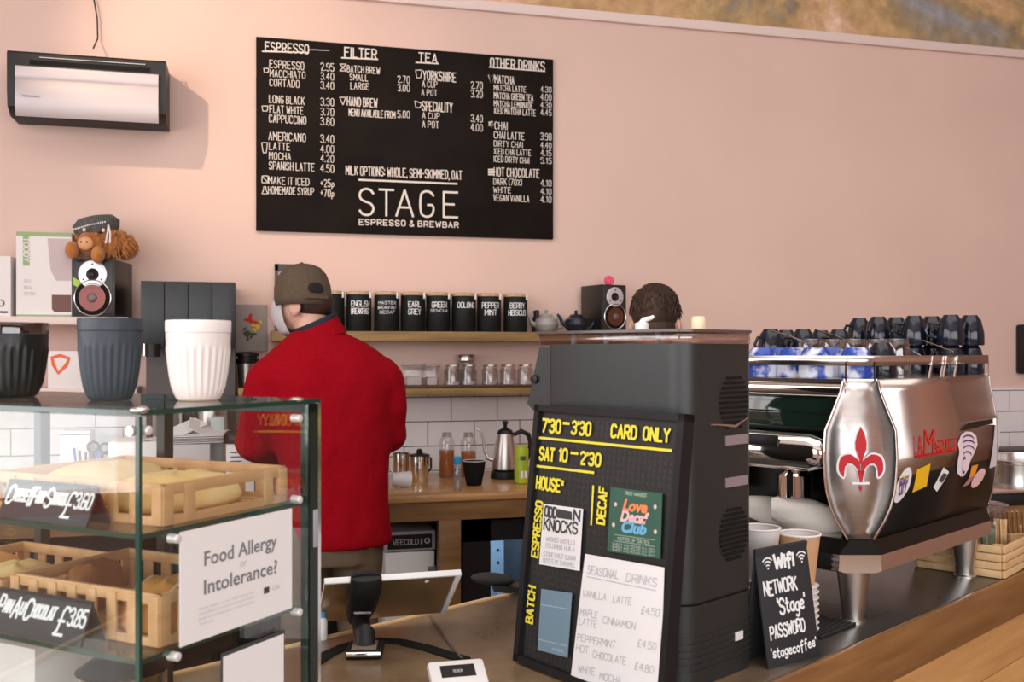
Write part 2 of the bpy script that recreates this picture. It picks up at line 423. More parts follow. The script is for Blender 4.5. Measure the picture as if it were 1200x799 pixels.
# ================================================================== MENU BOARD
bx0, bx1, bz0, bz1 = 0.012, 1.339, 1.958, 2.787
t = thing('menu_board', 'large black menu board of hand-lettered drinks and prices on the pink wall', 'menu board', (bx0, -0.001, bz0))
BW, BH = bx1 - bx0, bz1 - bz0
MB().b6(0, BW, -0.018, 0, 0, BH, bev=.0015).build('board', mat('blackboard', (0.012, 0.009, 0.0075), 0.8, var=.25, scale=5, spec=.1), t)
MT = plane((0, -0.0188, 0), (1, 0, 0), (0, 0, 1))
def bxy(px, py): p = at_y(px, py, -0.02); return p.x - bx0, p.z - bz0
lt = MB()
def row(s, px, py_top, py_bot, px_end, w=0.11, mbx=None, gap=2.0):
    w = w * .92; d_ = (py_bot - py_top) * .06; py_top += d_; py_bot -= d_
    if '.' in s and len(s) == 4: s = s[0] + '. ' + s[2:] if False else s
    x, y1 = bxy(px, py_top); _, y0 = bxy(px, py_bot); x2, _ = bxy(px_end, py_bot)
    write(mbx or lt, s, x, y0, y1 - y0, MT, w=w, width=x2 - x, jit=0.02, gap=gap)
# column 1
def c1(z): return 300 + z / 3.994  # zoom px of the 400 px wide crop
def r1(z): return 40 + z / 3.994
for s, x0, x1, ya, yb, pr in (('ESPRESSO', 64, 224, 118, 158, '2.95'), ('MACCHIATO', 66, 230, 163, 200, '3.40'), ('CORTADO', 64, 202, 206, 243, '3.40'),
        ('LONG BLACK', 62, 226, 283, 322, '3.30'), ('FLAT WHITE', 64, 220, 330, 368, '3.70'), ('CAPPUCCINO', 62, 234, 374, 414, '3.80'),
        ('AMERICANO', 60, 232, 455, 496, '3.40'), ('LATTE', 62, 158, 504, 542, '4.00'), ('MOCHA', 62, 162, 550, 586, '4.20'), ('SPANISH LATTE', 62, 272, 594, 634, '4.50'),
        ('MAKE IT ICED', 60, 248, 664, 702, '+25p'), ('HOMEMADE SYRUP', 58, 270, 710, 748, '+70p')):
    row(s, c1(x0), r1(ya), r1(yb), c1(x1)); row(pr, c1(303), r1(ya + 13), r1(yb + 13), c1(364))
row('ESPRESSO', c1(44), r1(33), r1(80), c1(246), w=.15)
row('FILTER', 404, 54.5, 67, 441, w=.15)
for s, x0, x1, ya, yb in (('BATCH BREW', 407, 445, 76, 84.5), ('SMALL', 410, 431, 86, 94), ('LARGE', 411, 432, 96, 104.5), ('HAND BREW', 407, 442, 113, 124), ('MENU AVAILABLE FROM', 409, 463, 127, 136)):
    row(s, x0, ya, yb, x1, w=.12)
row('2.70', 466, 88, 97, 480); row('3.00', 466, 98, 107, 480); row('5.00', 466, 129, 138, 480)
row('TEA', 491, 61, 73, 512, w=.15)
for s, x0, x1, ya, yb in (('YORKSHIRE', 496, 534, 82, 94), ('A CUP', 495, 512, 94, 102), ('A POT', 494, 512, 104, 111.5), ('SPECIALITY', 495, 530, 118, 130), ('A CUP', 495, 515, 131, 139), ('A POT', 495, 514, 141, 149.5)):
    row(s, x0, ya, yb, x1, w=.12)
for s, ya in (('2.70', 95), ('3.20', 105), ('3.40', 134), ('4.00', 144.5)): row(s, 552, ya, ya + 9, 565.5)
def c4(z): return 560 + z / 4.205
def r4(z): return 60 + z / 4.205
row('OTHER DRINKS', c4(62), r4(30), r4(82), c4(328), w=.15)
for s, x0, x1, ya, yb, pr in (('MATCHA', 84, 178, 116, 158, ''), ('MATCHA LATTE', 80, 236, 163, 194, '4.30'), ('MATCHA GREEN TEA', 80, 272, 200, 234, '4.00'), ('MATCHA LEMONADE', 80, 270, 240, 272, '4.30'), ('ICED MATCHA LATTE', 82, 284, 275, 308, '4.45'),
        ('CHAI', 84, 144, 345, 385, ''), ('CHAI LATTE', 80, 228, 392, 430, '3.90'), ('DIRTY CHAI', 80, 220, 438, 470, '4.40'), ('ICED CHAI LATTE', 82, 260, 476, 508, '4.15'), ('ICED DIRTY CHAI', 80, 252, 514, 546, '5.15'),
        ('HOT CHOCOLATE', 80, 302, 570, 616, ''), ('DARK (70%)', 78, 216, 624, 658, '4.10'), ('WHITE', 78, 162, 666, 698, '4.10'), ('VEGAN VANILLA', 78, 252, 704, 738, '4.10')):
    row(s, c4(x0), r4(ya), r4(yb), c4(x1), w=.12)
    if pr: row(pr, c4(310), r4(ya + 8), r4(yb + 8), c4(362))
row('MILK OPTIONS: WHOLE, SEMI-SKIMMED, OAT', 405.5, 193.5, 205, 541, w=.12)
lt.build('lettering', K['chalk'], t, flat=True)
sg = MB()
for ch, xa, xb in (('S', 421.5, 437.5), ('T', 444.5, 461), ('A', 464.5, 484), ('G', 492.5, 508), ('E', 520, 536)):
    x, y0 = bxy(xa, 251.5 + (xa - 421) * .027); x2, _ = bxy(xb, 250); _, y1 = bxy(xa, 221 + (xa - 421) * .04)
    write(sg, ch, x, y0, y1 - y0, MT, w=.085, width=x2 - x)
def bline(mbx, pa, pb, th):
    a = bxy(*pa); b = bxy(*pb); mbx.quad((a[0], a[1] - th / 2, 0), (b[0], b[1] - th / 2, 0), (b[0], b[1] + th / 2, 0), (a[0], a[1] + th / 2, 0), M=MT)
row('ESPRESSO & BREWBAR', 421, 256.3, 263.5, 537, w=.22, mbx=sg, gap=2.2)
sg.build('shop_name_lettering', K['chalk'], t, flat=True); sg = MB()
bline(sg, (420, 210.5), (536, 215.3), .0085)
bline(sg, (307, 60), (361, 61.5), .006); bline(sg, (361, 58), (386, 59), .003); bline(sg, (400, 67.6), (443, 69.5), .006); bline(sg, (487, 73), (514, 74.6), .006); bline(sg, (573, 78.5), (639, 83.5), .006)
sg.build('ruled_lines', K['chalk'], t, flat=True)
ic = MB()
def icon(pts, th=.0035, close=True):
    q = [bxy(*p) for p in pts]
    if close: q.append(q[0])
    for a, b in zip(q[:-1], q[1:]):
        d = Vector((b[0] - a[0], b[1] - a[1])); l = d.length or 1; n = Vector((-d.y, d.x)) / l * th / 2
        ic.quad((a[0] - n.x, a[1] - n.y, 0), (b[0] - n.x, b[1] - n.y, 0), (b[0] + n.x, b[1] + n.y, 0), (a[0] + n.x, a[1] + n.y, 0), M=MT)
icon([(309, 80), (315, 80), (314, 85), (310, 85)]); icon([(307, 124), (314, 124), (313, 130), (308, 130)]); icon([(306.5, 167), (313.5, 167), (312, 179), (308.5, 179)])
icon([(307, 206), (314, 206), (314, 214), (307, 214)]); icon([(307, 206), (314, 214)], close=False); icon([(307, 227), (314, 227), (311.5, 222), (309, 222)]); icon([(309, 222), (309, 218.5), (311.5, 218.5), (311.5, 222)])
icon([(398, 75), (406, 75), (398, 83), (406, 83)]); icon([(398, 114), (405, 114), (402, 123)]); icon([(487, 82), (494.5, 82), (493, 91), (488.5, 91)]); icon([(486, 118), (494, 121), (492.5, 126), (487.5, 126)])
for k in range(4): icon([(572.5 + k, 88), (579.5 - k, 88), (576, 97)], th=.006)
for k in range(3): icon([(572.5, 143 + 2 * k), (579.5, 146)], th=.005, close=False); icon([(575 + k, 142), (576, 150)], th=.004, close=False)
for k in range(4): icon([(572, 198.5 + 2 * k), (578.5, 198.5 + 2 * k)], th=.006, close=False)
ic.build('drawn_icons', K['chalk'], t, flat=True)

# ================================================================== WALL HEATER
a = at_y(8, 57, -0.2); b = at_y(195, 146, -0.2); HX0, HX1 = a.x + .0, at_y(194, 100, -0.2).x; HZ1 = at_y(8, 58, -0.2).z; HZ0 = at_y(8, 132, -0.2).z
t = thing('air_curtain_heater', 'black wall heater with a wide silver front panel, high left', 'heater', (HX0, -0.001, HZ0))
HW, HH = HX1 - HX0, HZ1 - HZ0
pr = [(0, 0), (-.14, 0), (-.19, .03), (-.2, .09), (-.2, HH - .01), (-.19, HH), (0, HH)]
mb = MB(); MX = Matrix(((0, 0, 1, 0), (1, 0, 0, 0), (0, 1, 0, 0), (0, 0, 0, 1)))
mb.prism(pr, 0, HW, M=MX); mb.build('casing', K['black'], t)
mb = MB(); sil = mat('silver_panel', (0.50, 0.45, 0.46), 0.42, 0.35)
zt = HH * .765; prof = [(-.2, HH * .04 - .02), (-.214, .02), (-.217, HH * .3), (-.214, HH * .52), (-.211, HH * .55), (-.216, HH * .6), (-.214, zt - .006), (-.2, zt)]
mb.prism([(y, z) for y, z in prof], HW * .055, HW * .955, M=MX); mb.build('front_panel', sil, t, smooth=30)
MB().b6(HW * .14, HW * .9, -.203, -.19, HH * .79, HH * .86).build('air_slot', K['matblack'], t)
MB().b6(HW * .2, HW * .87, -.206, -.2, HH * .9, HH * .912).build('trim_strip', K['satin'], t)
mb = MB(); typed(mb, 'heatwave', HW * .1, HH * .25, .012, plane((0, -.2185, 0), (1, 0, 0), (0, 0, 1))); mb.build('small_print', K['greyink'], t, flat=True)
mb = MB(); hk = HW * .97; mb.tube([(hk - .03, -.1, HH), (hk - .02, -.1, HH + .02), (hk + .01, -.1, HH + .02), (hk + .012, -.1, HH - .03)], .003); mb.build('wire_loop', K['black'], t)
pts = [at_y(x, y, -0.02) for x, y in ((113, 63), (114.5, 45), (114, 22), (111, 4), (108, -12), (100, -40), (94, -90))]
pts[0].y = -.1
tag(MB().tube(pts, .0032).build('power_cable', K['black']), 'thin black cable hanging down the wall to the silver and black heater', 'cable')
# light fitting that throws the warm pool on the wall (above the frame)
t = thing('spot_lamp', 'small black ceiling spot lamp aimed at the menu wall', 'lamp', (-1.55, -1.75, 3.45))
MB().cyl((0, 0, .12), (0, 0, .8), .01).build('stem', K['black'], t)
dv = (Vector((0.0, 0.0, 2.3)) - Vector((-1.55, -1.75, 3.45))).normalized()
mb = MB(); q = dv.to_track_quat('Z', 'Y').to_matrix().to_4x4(); mb.lathe([(.02, -.16), (.045, -.15), (.05, -.02), (.047, -.02), (.042, -.14), (.02, -.145)], M=q); mb.build('lamp_shade', K['black'], t)

# ================================================================== WALL SHELVES
def shelf(name, label, px0, px1, py_top, py_bot, depth, m, Y=0):
    a = at_y(px0, py_top, -depth); b = at_y(px1, py_top, -depth); zt = at_y((px0 + px1) / 2, py_top, -depth).z
    th = abs(py_bot - py_top) / F * 4.25
    o = MB().b6(a.x, b.x, -depth, Y - .001, zt - th, zt, bev=.003).build(name, m)
    tag(o, label, 'shelf'); return zt
Z_UP = shelf('wall_shelf', 'rough timber wall shelf carrying the black tea canisters', 318, 748, 388.5, 400, .2, K['woodshelf'])
Z_LOW = shelf('wall_shelf', 'lower timber wall shelf carrying the glass jars', 279, 705, 453, 463, .2, K['woodshelf'])
o_d = MB().b6(at_y(470, 450, -.2).x, at_y(640, 450, -.2).x, -.203, -.2, Z_LOW - .006, Z_LOW).build('metal_strip', K['black']); tag(o_d, 'thin black metal strip along the front of the lower timber shelf', 'strip')
Z_LEFT = shelf('wall_shelf', 'pale pink painted wall shelf carrying the boxes and left loudspeaker', -90, 150, 370.5, 379, .27, K['pinklight'])

# tea canisters
can_m = mat('black_canister', (0.008, 0.010, 0.009), 0.55, spec=.25)
cano = None
spec = [(389, ['', '']), (420.5, ['ENGLISH', 'BREAKFAST']), (453, ['MASTER', 'BREAKFAST', 'DECAF']), (484, ['EARL', 'GREY']), (513.5, ['GREEN', 'SENCHA']), (543.5, ['OOLONG']), (573, ['PEPPER', 'MINT']), (604, ['BERRY', 'HIBISCUS'])]
names = ['black tea canister half hidden behind the capped head', 'black canister lettered ENGLISH BREAKFAST', 'black canister with three small lines ending DECAF', 'black canister lettered EARL GREY', 'black canister lettered GREEN with a smaller line below', 'black canister lettered OOLONG', 'black canister lettered PEPPER MINT', 'black canister lettered BERRY HIBISCUS']
for i, (px, lines) in enumerate(spec):
    p = at_y(px, 388, -0.11)
    t = thing('tea_canister', names[i], 'canister', (p.x, -0.11, Z_UP), random.uniform(-.08, .08) if i else 0, 'tea canisters on the wall shelf')
    rr = .0535; hh = .157
    MB().lathe([(rr * .95, 0), (rr, .004), (rr, hh - .004), (rr * .97, hh)], seg=32).build('body', can_m, t)
    MB().lathe([(rr * .99, hh), (rr * 1.02, hh + .002), (rr * 1.02, hh + .012), (rr * .8, hh + .015)], seg=32).build('lid', K['cork'], t)
    mb = MB(); mb.box((rr * .8, -rr * .75, hh - .002), (.008, .008, .026), bev=.002); mb.build('clip', K['white'], t)
    if lines[0]:
        mb = MB(); y = hh * .82
        for k, s in enumerate(lines):
            h = .023 if (len(lines) < 3 and not (i in (4,) and k == 1)) else .012
            y -= h; wd = min(.085, len(s) * .0135)
            y0 = y
            write(mb, s, -wd / 2, y0, h, plane((0, 0, 0), (1, 0, 0), (0, 0, 1)), w=.13, width=wd); y -= .008
        for v in mb.bm.verts:      # wrap the writing round the canister
            ang = v.co.x / rr; v.co.x = (rr + .0006) * math.sin(ang); v.co.y = -(rr + .0006) * math.cos(ang)
        mb.build('lettering', K['chalkw'], t, flat=True)

# teapots
def teapot(px, label, m, s=1.0, Y=-.1, rz=0):
    p = at_y(px, 388, Y)
    t = thing('teapot', label, 'teapot', (p.x, Y, Z_UP), rz)
    MB().lathe([(.03 * s, 0), (.05 * s, .012 * s), (.062 * s, .04 * s), (.055 * s, .066 * s), (.036 * s, .08 * s)], seg=28).build('body', m, t)
    MB().lathe([(.037 * s, .08 * s), (.03 * s, .09 * s), (.008 * s, .096 * s), (.006 * s, .1 * s), (.011 * s, .107 * s), (.003 * s, .114 * s)], seg=24).build('lid', m, t)
    MB().tube([(-.05 * s, 0, .035 * s), (-.075 * s, 0, .05 * s), (-.085 * s, 0, .075 * s), (-.1 * s, 0, .092 * s)], [.014 * s, .01 * s, .008 * s, .007 * s]).build('spout', m, t)
    MB().tube([(.05 * s, 0, .068 * s), (.08 * s, 0, .075 * s), (.095 * s, 0, .05 * s), (.08 * s, 0, .025 * s), (.055 * s, 0, .022 * s)], .006 * s).build('handle', m, t)
teapot(640, 'pale grey china teapot beside the black tea canisters', mat('grey_china', (0.36, 0.35, 0.34), 0.3), .92, Y=-.06)
teapot(675, 'dark blue china teapot next to the right loudspeaker', mat('blue_china', (0.01, 0.016, 0.032), 0.25), .88, Y=-.15)
pz = at_y(629, 370, -.05)
tag(MB().lathe([(.02, 0), (.022, .06), (.012, .075), (.014, .1), (.004, .104)], seg=20).build('pepper_mill', K['black'], loc=(pz.x, -.045, Z_UP)), 'small black shaker behind the grey teapot', 'shaker')

# loudspeakers
def speaker(loc, rz, label, wd, hh, dp, accent, s=1.0):
    t = thing('loudspeaker', label, 'loudspeaker', loc, rz, 'shelf loudspeakers')
    MB().b6(-wd / 2, wd / 2, 0, dp, 0, hh, bev=.003).build('cabinet', mat('black_wood', (0.013, 0.011, 0.009), 0.35), t)
    FR = Matrix.Translation((0, 0, 0)) @ Matrix.Rotation(R(90), 4, 'X')
    MB().b6(-wd * .46, wd * .46, -.006, .002, .012, hh - .008, bev=.003).build('baffle', mat('charcoal_baffle', (0.022, 0.022, 0.022), 0.4), t)
    tw = MB(); r = wd * .33; cz = hh * .74
    tw.lathe([(r, 0), (r, .004), (r * .96, .005), (r * .45, .004), (r * .42, 0)], seg=36, M=Matrix.Translation((0, -.006, cz)) @ FR, cap=False)
    tp = tw.build('tweeter_plate', mat('silver_plate', (0.68, 0.68, 0.70), 0.3, .4), t)
    MB().lathe([(r * .44, .001), (r * .4, .006), (r * .2, .002), (r * .12, .007), (.001, .008)], seg=24, M=Matrix.Translation((0, -.006, cz)) @ FR).build('tweeter_dome', K['black'], tp)
    sc = MB()
    for k in range(3):
        a = R(90 + 120 * k); sc.lathe([(.0035, .0045), (.0035, .006)], seg=10, M=Matrix.Translation((r * .72 * math.cos(a), -.006, cz + r * .72 * math.sin(a))) @ FR)
    sc.build('screws', K['black'], tp)
    cz = hh * .33; r = wd * .42
    wf = MB().torus((0, -.009, cz), r, .0028, rot=(R(90), 0, 0), seg=40).build('woofer_ring', K['satin'], t)
    MB().lathe([(r * .97, .002), (r * .8, .005), (r * .72, .001)], seg=36, M=Matrix.Translation((0, -.006, cz)) @ FR, cap=False).build('rubber_surround', K['matblack'], wf)
    MB().lathe([(r * .74, .002), (r * .3, -.012), (r * .25, -.004), (.002, .0)], seg=36, M=Matrix.Translation((0, -.012, cz)) @ FR).build('cone', accent, wf)
    MB().ball((0, -.016, cz), (r * .26, .006, r * .26), 18, 10).build('dust_cap', mat('grey_dust_cap', (.16, .11, .10), .35), wf)
    return t
spk_c = mat('red_brown_cone', (0.26, 0.03, 0.018), 0.3, var=.3, scale=12)
p = at_y(113, 370, -.24)
SPK_T = speaker((p.x - .008, -.262, Z_LEFT), R(-12), 'black loudspeaker with silver tweeter and red cone under the toy cow', .165, .222, .2, spk_c)
gl = MB(); gl.prism([(-.076, .125), (-.05, .11), (-.042, .125), (-.052, .14), (-.076, .155)], 0, .001, M=plane((0, -.0065, 0), (1, 0, 0), (0, 0, 1))); gl.build('green_mark', mat('lime_mark', (0.35, 0.55, 0.05), 0.5), SPK_T)
p = at_y(717, 388, -.19)
speaker((p.x + .01, -.19, Z_UP), R(14), 'black loudspeaker with dark cone beside the dark-haired head', .135, .215, .17, mat('dark_cone', (0.10, 0.03, 0.015), 0.35, var=.3, scale=12))
pk = MB()
cpt = Vector((p.x + .012, -.12, Z_UP + .215 + .024))
for k in range(10):
    a = 2 * PI * k / 10; pk.ball((.014 * math.cos(a), 0, .014 * math.sin(a)), (.0095, .012, .0095), 10, 8)
pk.ball((0, 0, 0), (.012, .012, .012), 10, 8)
tag(pk.build('rosette', mat('pink_knit', (0.85, 0.10, 0.22), 0.7), loc=cpt), 'bright pink round rosette standing on the right loudspeaker', 'ornament')

# plush highland cow with tweed cap on the left speaker
fur = mat('ginger_fur', (0.52, 0.20, 0.04), 0.95, c2=(0.30, 0.09, 0.015), scale=35, bump=1.0, sheen=.5)
mz = mat('muzzle_plush', (0.72, 0.36, 0.18), 0.9, bump=.5, scale=60)
sp0 = at_y(121, 300, -.22)
t = thing('plush_cow', 'ginger shaggy plush cow wearing a grey tweed cap, sitting on a loudspeaker', 'soft toy', (sp0.x - .012, -.2, Z_LEFT + .2225), R(-10)); t.scale = (1.12, 1.12, 1.32)
mb = MB(); rnd = random.Random(3)
mb.ball((0, .03, .05), (.07, .055, .05)); mb.ball((.075, .03, .045), (.045, .04, .04), rot=(0, .3, 0)); mb.ball((-.02, -.035, .05), (.045, .04, .04))
for k in range(170):
    u = rnd.uniform(-.075, .095); v = rnd.uniform(0, 1); yy = -.06 - rnd.uniform(0, .01) + abs(u) * .35; z0 = .035 + v * .055
    q = Vector((u, yy + .02, z0)); mb.tube([q, q + Vector((rnd.uniform(-.01, .012), -.012, -.014)), q + Vector((rnd.uniform(-.012, .02), -.008, -.032))], [.006, .005, .0015], seg=5)
for k in range(40):
    q = Vector((.078 + rnd.uniform(-.02, .015), .01 + rnd.uniform(-.03, .03), .05 + rnd.uniform(-.02, .025))); mb.tube([q, q + Vector((.02, -.01, .004)), q + Vector((.035, -.01, -.012))], [.006, .005, .0015], seg=5)
mb.build('body', fur, t)
for k, (x, z) in enumerate(((-.07, .026), (.018, .012))):
    MB().ball((x, -.085, z), (.022, .02, .026)).build('foot', fur, t)
mu = MB().ball((-.024, -.082, .045), (.027, .018, .02)).build('muzzle', mz, t)
MB().ball((-.034, -.1, .048), (.003, .003, .003), 8, 6).ball((-.014, -.1, .048), (.003, .003, .003), 8, 6).build('nostrils', K['ink'], mu)
for sx, z in ((-.03, .085), (.034, .084)): MB().ball((sx + .0, -.078, z), (.006, .006, .006), 10, 8).build('horn_tip', mat('cream_horn', (0.85, 0.7, 0.5), .6), t)
tw = mat('grey_tweed', (0.16, 0.15, 0.14), 0.95, c2=(0.06, 0.06, 0.06), scale=160, bump=.4)
cp = MB(); cp.lathe([(.062, -.014), (.074, 0), (.078, .02), (.06, .036), (.02, .043)], seg=30, M=Matrix.Translation((-.012, .0, .092)) @ Matrix.Rotation(R(-10), 4, 'Y') @ Matrix.Diagonal((1.02, .95, 1, 1)))
cpo = cp.build('tweed_cap', tw, t)
mb = MB()
for k in range(16): mb.ball((-.07 + k * .007, -.0745 + .0 + abs(-.07 + k * .007 + .012) * .22, .088 + k * .0015), (.0022, .0022, .003), 6, 5)
mb.build('embroidery', K['chalkw'], cpo)
MB().tube([(.05, -.075, .1), (.052, -.09, .075), (.046, -.092, .045)], .003).tube([(.05, -.075, .1), (.06, -.088, .075), (.06, -.092, .045)], .003).build('cord_tassel', K['card'], cpo)

# boxes on the left shelf
p0 = at_y(19, 367, -.24); p1 = at_y(84, 367, -.24); zt = at_y(50, 272, -.24).z
t = thing('coffee_brewer_box', 'white carton with green edge strip and printed cold brewer, left of the loudspeaker', 'box', (p0.x, -.24, Z_LEFT))
bw = p1.x - p0.x; bh = zt - Z_LEFT
MB().b6(0, bw, 0, .2, 0, bh).build('carton', K['card'], t)
PT = plane((0, -.0008, 0), (1, 0, 0), (0, 0, 1))
mb = MB(); mb.quad((0, bh - .016, 0), (bw, bh - .016, 0), (bw, bh, 0), (0, bh, 0), M=PT); mb.quad((0, 0, 0), (bw, 0, 0), (bw, .008, 0), (0, .008, 0), M=PT); mb.quad((bw * .12, bh * .6, 0), (bw * .24, bh * .6, 0), (bw * .24, bh - .016, 0), (bw * .12, bh - .016, 0), M=PT)
mb.build('green_print', mat('sage_print', (0.30, 0.42, 0.22), .7), t, flat=True)
mb = MB(); write(mb, 'TODDY', 0, 0, bw * .095, plane((bw * .135, -.0015, bh * .93), (0, 0, -1), (1, 0, 0)), w=.2, width=bh * .28); mb.build('brand_lettering', K['card'], t, flat=True)
mb = MB(); mb.prism([(bw * .56, bh * .93), (bw * .99, bh * .93), (bw * .99, bh * .43), (bw * .72, bh * .43), (bw * .62, bh * .55)], 0, .0004, M=PT); mb.build('printed_vessel', mat('mauve_print', (0.55, 0.45, 0.46), .7), t, flat=True)
mb = MB(); mb.prism([(bw * .64, bh * .26), (bw * .64, bh * .09), (bw * .69, bh * .055), (bw * .99, bh * .055), (bw * .99, bh * .26)], 0, .0004, M=PT); mb.build('printed_coffee', mat('coffee_print', (0.16, 0.07, 0.06), .6), t, flat=True)
mb = MB()
for k, s in enumerate(('COLD', 'BREW', 'SYSTEM')): write(mb, s, bw * .14, bh * (.40 - .075 * k), .012, PT, w=.1)
mb.build('small_print', mat('faint_print', (0.5, 0.48, 0.5), .8), t, flat=True)
p0 = at_y(-45, 367, -.25); p1 = at_y(12.5, 367, -.25); zt = at_y(5, 300, -.25).z
t = thing('cup_box', 'small white carton with a black cup outline at the left edge', 'box', (p0.x, -.25, Z_LEFT)); bw = p1.x - p0.x
MB().b6(0, bw, 0, .16, 0, zt - Z_LEFT).build('carton', K['card'], t)
mb = MB(); PT = plane((0, -.0008, 0), (1, 0, 0), (0, 0, 1)); mb.torus((bw - .035, .05, 0), .012, .0022, M=PT, s2=6); mb.ball((bw - .06, .045, 0), (.022, .02, .0006), M=PT); mb.box((bw - .035, .016, 0), (.05, .008, .0006), M=PT); mb.build('printed_cup', K['ink'], t)

# lower left shelf with the box with an orange mark
Z_L2 = shelf('wall_shelf', 'pale painted wall shelf below the pink one, behind the reusable cups', -90, 160, 455, 463, .2, K['pinklight'])
p0 = at_y(56, 452, -.19); p1 = at_y(104, 452, -.19); zt = at_y(75, 411, -.19).z
t = thing('heart_print_box', 'white box with an orange brush-drawn heart triangle, between the black and blue cups', 'box', (p0.x, -.19, Z_L2)); bw = p1.x - p0.x; bh = zt - Z_L2
MB().b6(0, bw, 0, .12, 0, bh, bev=.002).build('carton', K['card'], t)
mb = MB(); PT = plane((0, -.003, 0), (1, 0, 0), (0, 0, 1))
pts = [(bw * .1, bh * .82), (bw * .3, bh * .88), (bw * .52, bh * .8), (bw * .45, bh * .62), (bw * .25, bh * .4), (bw * .14, bh * .62)]
mb.tube([(x, y, 0) for x, y in pts], .006, close=True, seg=6, M=PT @ Matrix.Diagonal((1, 1, .12, 1))); mb.build('orange_mark', mat('orange_ink', (0.85, 0.12, 0.02), .6), t)

# batch brewer
x0, x1 = -.419, -.067; zt = 1.712
t = thing('batch_brewer', 'tall dark grey twin coffee brewer against the pink wall, behind the white cup', 'coffee brewer', (x0, -.355, .9)); bw = x1 - x0
dk = mat('dark_blue_grey_steel', (0.015, 0.019, 0.022), 0.4)
MB().b6(.005, bw - .005, .16, .34, 0, zt - .9 - .0).build('back_body', mat('brown_grey_panel', (0.07, 0.055, 0.052), .45), t)
for k in range(4): MB().b6(bw * k / 4 + .001, bw * (k + 1) / 4 - .001, 0, .17, 1.455 - .9, zt - .9, bev=.002).build('front_panel', dk, t)
MB().b6(0, bw, -.02, .34, 0, .1, bev=.004).build('base', dk, t)
mb = MB(); mb.cyl((bw * .13, -.012, .52), (bw * .13, -.012, .57), .026, .028); mb.build('brew_funnel', K['black'], t)
mb = MB(); mb.cyl((bw * .04, .0, .525), (bw * .04, -.0, .57), .006); mb.build('water_pipe', K['chrome'], t)
MB().cyl((bw * .28, .06, .1), (bw * .28, .06, .36), .06, .06).build('coffee_urn', K['steel'], t)
MB().cyl((bw * .74, .06, .1), (bw * .74, .06, .36), .06, .06).build('coffee_urn', K['steel'], t)

# flower print, steel jar, framed paper behind the barista
p0 = at_y(276, 412, -.02); p1 = at_y(313, 357, -.02)
t = thing('flower_canvas', 'unframed grey canvas of a red and yellow flower on the pink wall', 'picture', (p0.x, -.001, p0.z)); cw, ch = p1.x - p0.x, p1.z - p0.z
MB().b6(0, cw, -.02, 0, 0, ch, bev=.002).build('canvas', mat('grey_canvas', (0.34, 0.29, 0.27), .9, bump=.2, scale=200), t)
fl = [('red_petals', (0.55, 0.03, 0.02), .5, .66, 20), ('yellow_petals', (0.8, 0.48, 0.03), .68, .55, 8), ('green_leaves', (0.06, 0.08, 0.03), .42, .40, 14)]
for i, (nm, c, cx_, cy_, n) in enumerate(fl):
    mb = MB(); rn = random.Random(i)
    for k in range(n):
        a = rn.uniform(0, 2 * PI); q = rn.uniform(.0, .026); mb.ball((cw * cx_ + q * math.cos(a), -.0206 - i * .0003, ch * cy_ + q * math.sin(a)), (.011, .0008, .005), 8, 6, rot=(0, a, 0))
    mb.build(nm, mat('paint_' + nm, c, .8), t)
p = at_y(290, 458, -.1)
t = thing('blender_jar', 'stainless steel jar with black banded lid on the lower shelf by the red shoulder', 'jar', (p.x, -.1, Z_LOW))
MB().lathe([(.032, 0), (.036, .004), (.042, .09), (.043, .1)], seg=28).build('body', K['steel'], t)
MB().lathe([(.045, .1), (.047, .104), (.047, .118), (.04, .12), (.04, .128), (.047, .13), (.047, .143), (.02, .148)], seg=28).build('lid', K['black'], t)
p0 = at_y(322, 395, -.02); p1 = at_y(362, 310, -.02)
t = thing('framed_notice', 'black-framed white paper on the wall behind the capped head', 'picture', (p0.x, -.001, p0.z)); cw, ch = p1.x - p0.x, p1.z - p0.z
mb = MB(); e = .014
mb.b6(0, e, -.02, 0, 0, ch); mb.b6(cw - e, cw, -.02, 0, 0, ch); mb.b6(0, cw, -.02, 0, 0, e); mb.b6(0, cw, -.02, 0, ch - e * 2, ch); mb.b6(0, e * 1.6, -.022, 0, ch * .5, ch * .53); mb.build('frame', mat('dark_frame', (0.06, 0.045, 0.04), .5), t)
MB().b6(e, cw - e, -.008, 0, e, ch - e).build('paper', K['paper'], t)

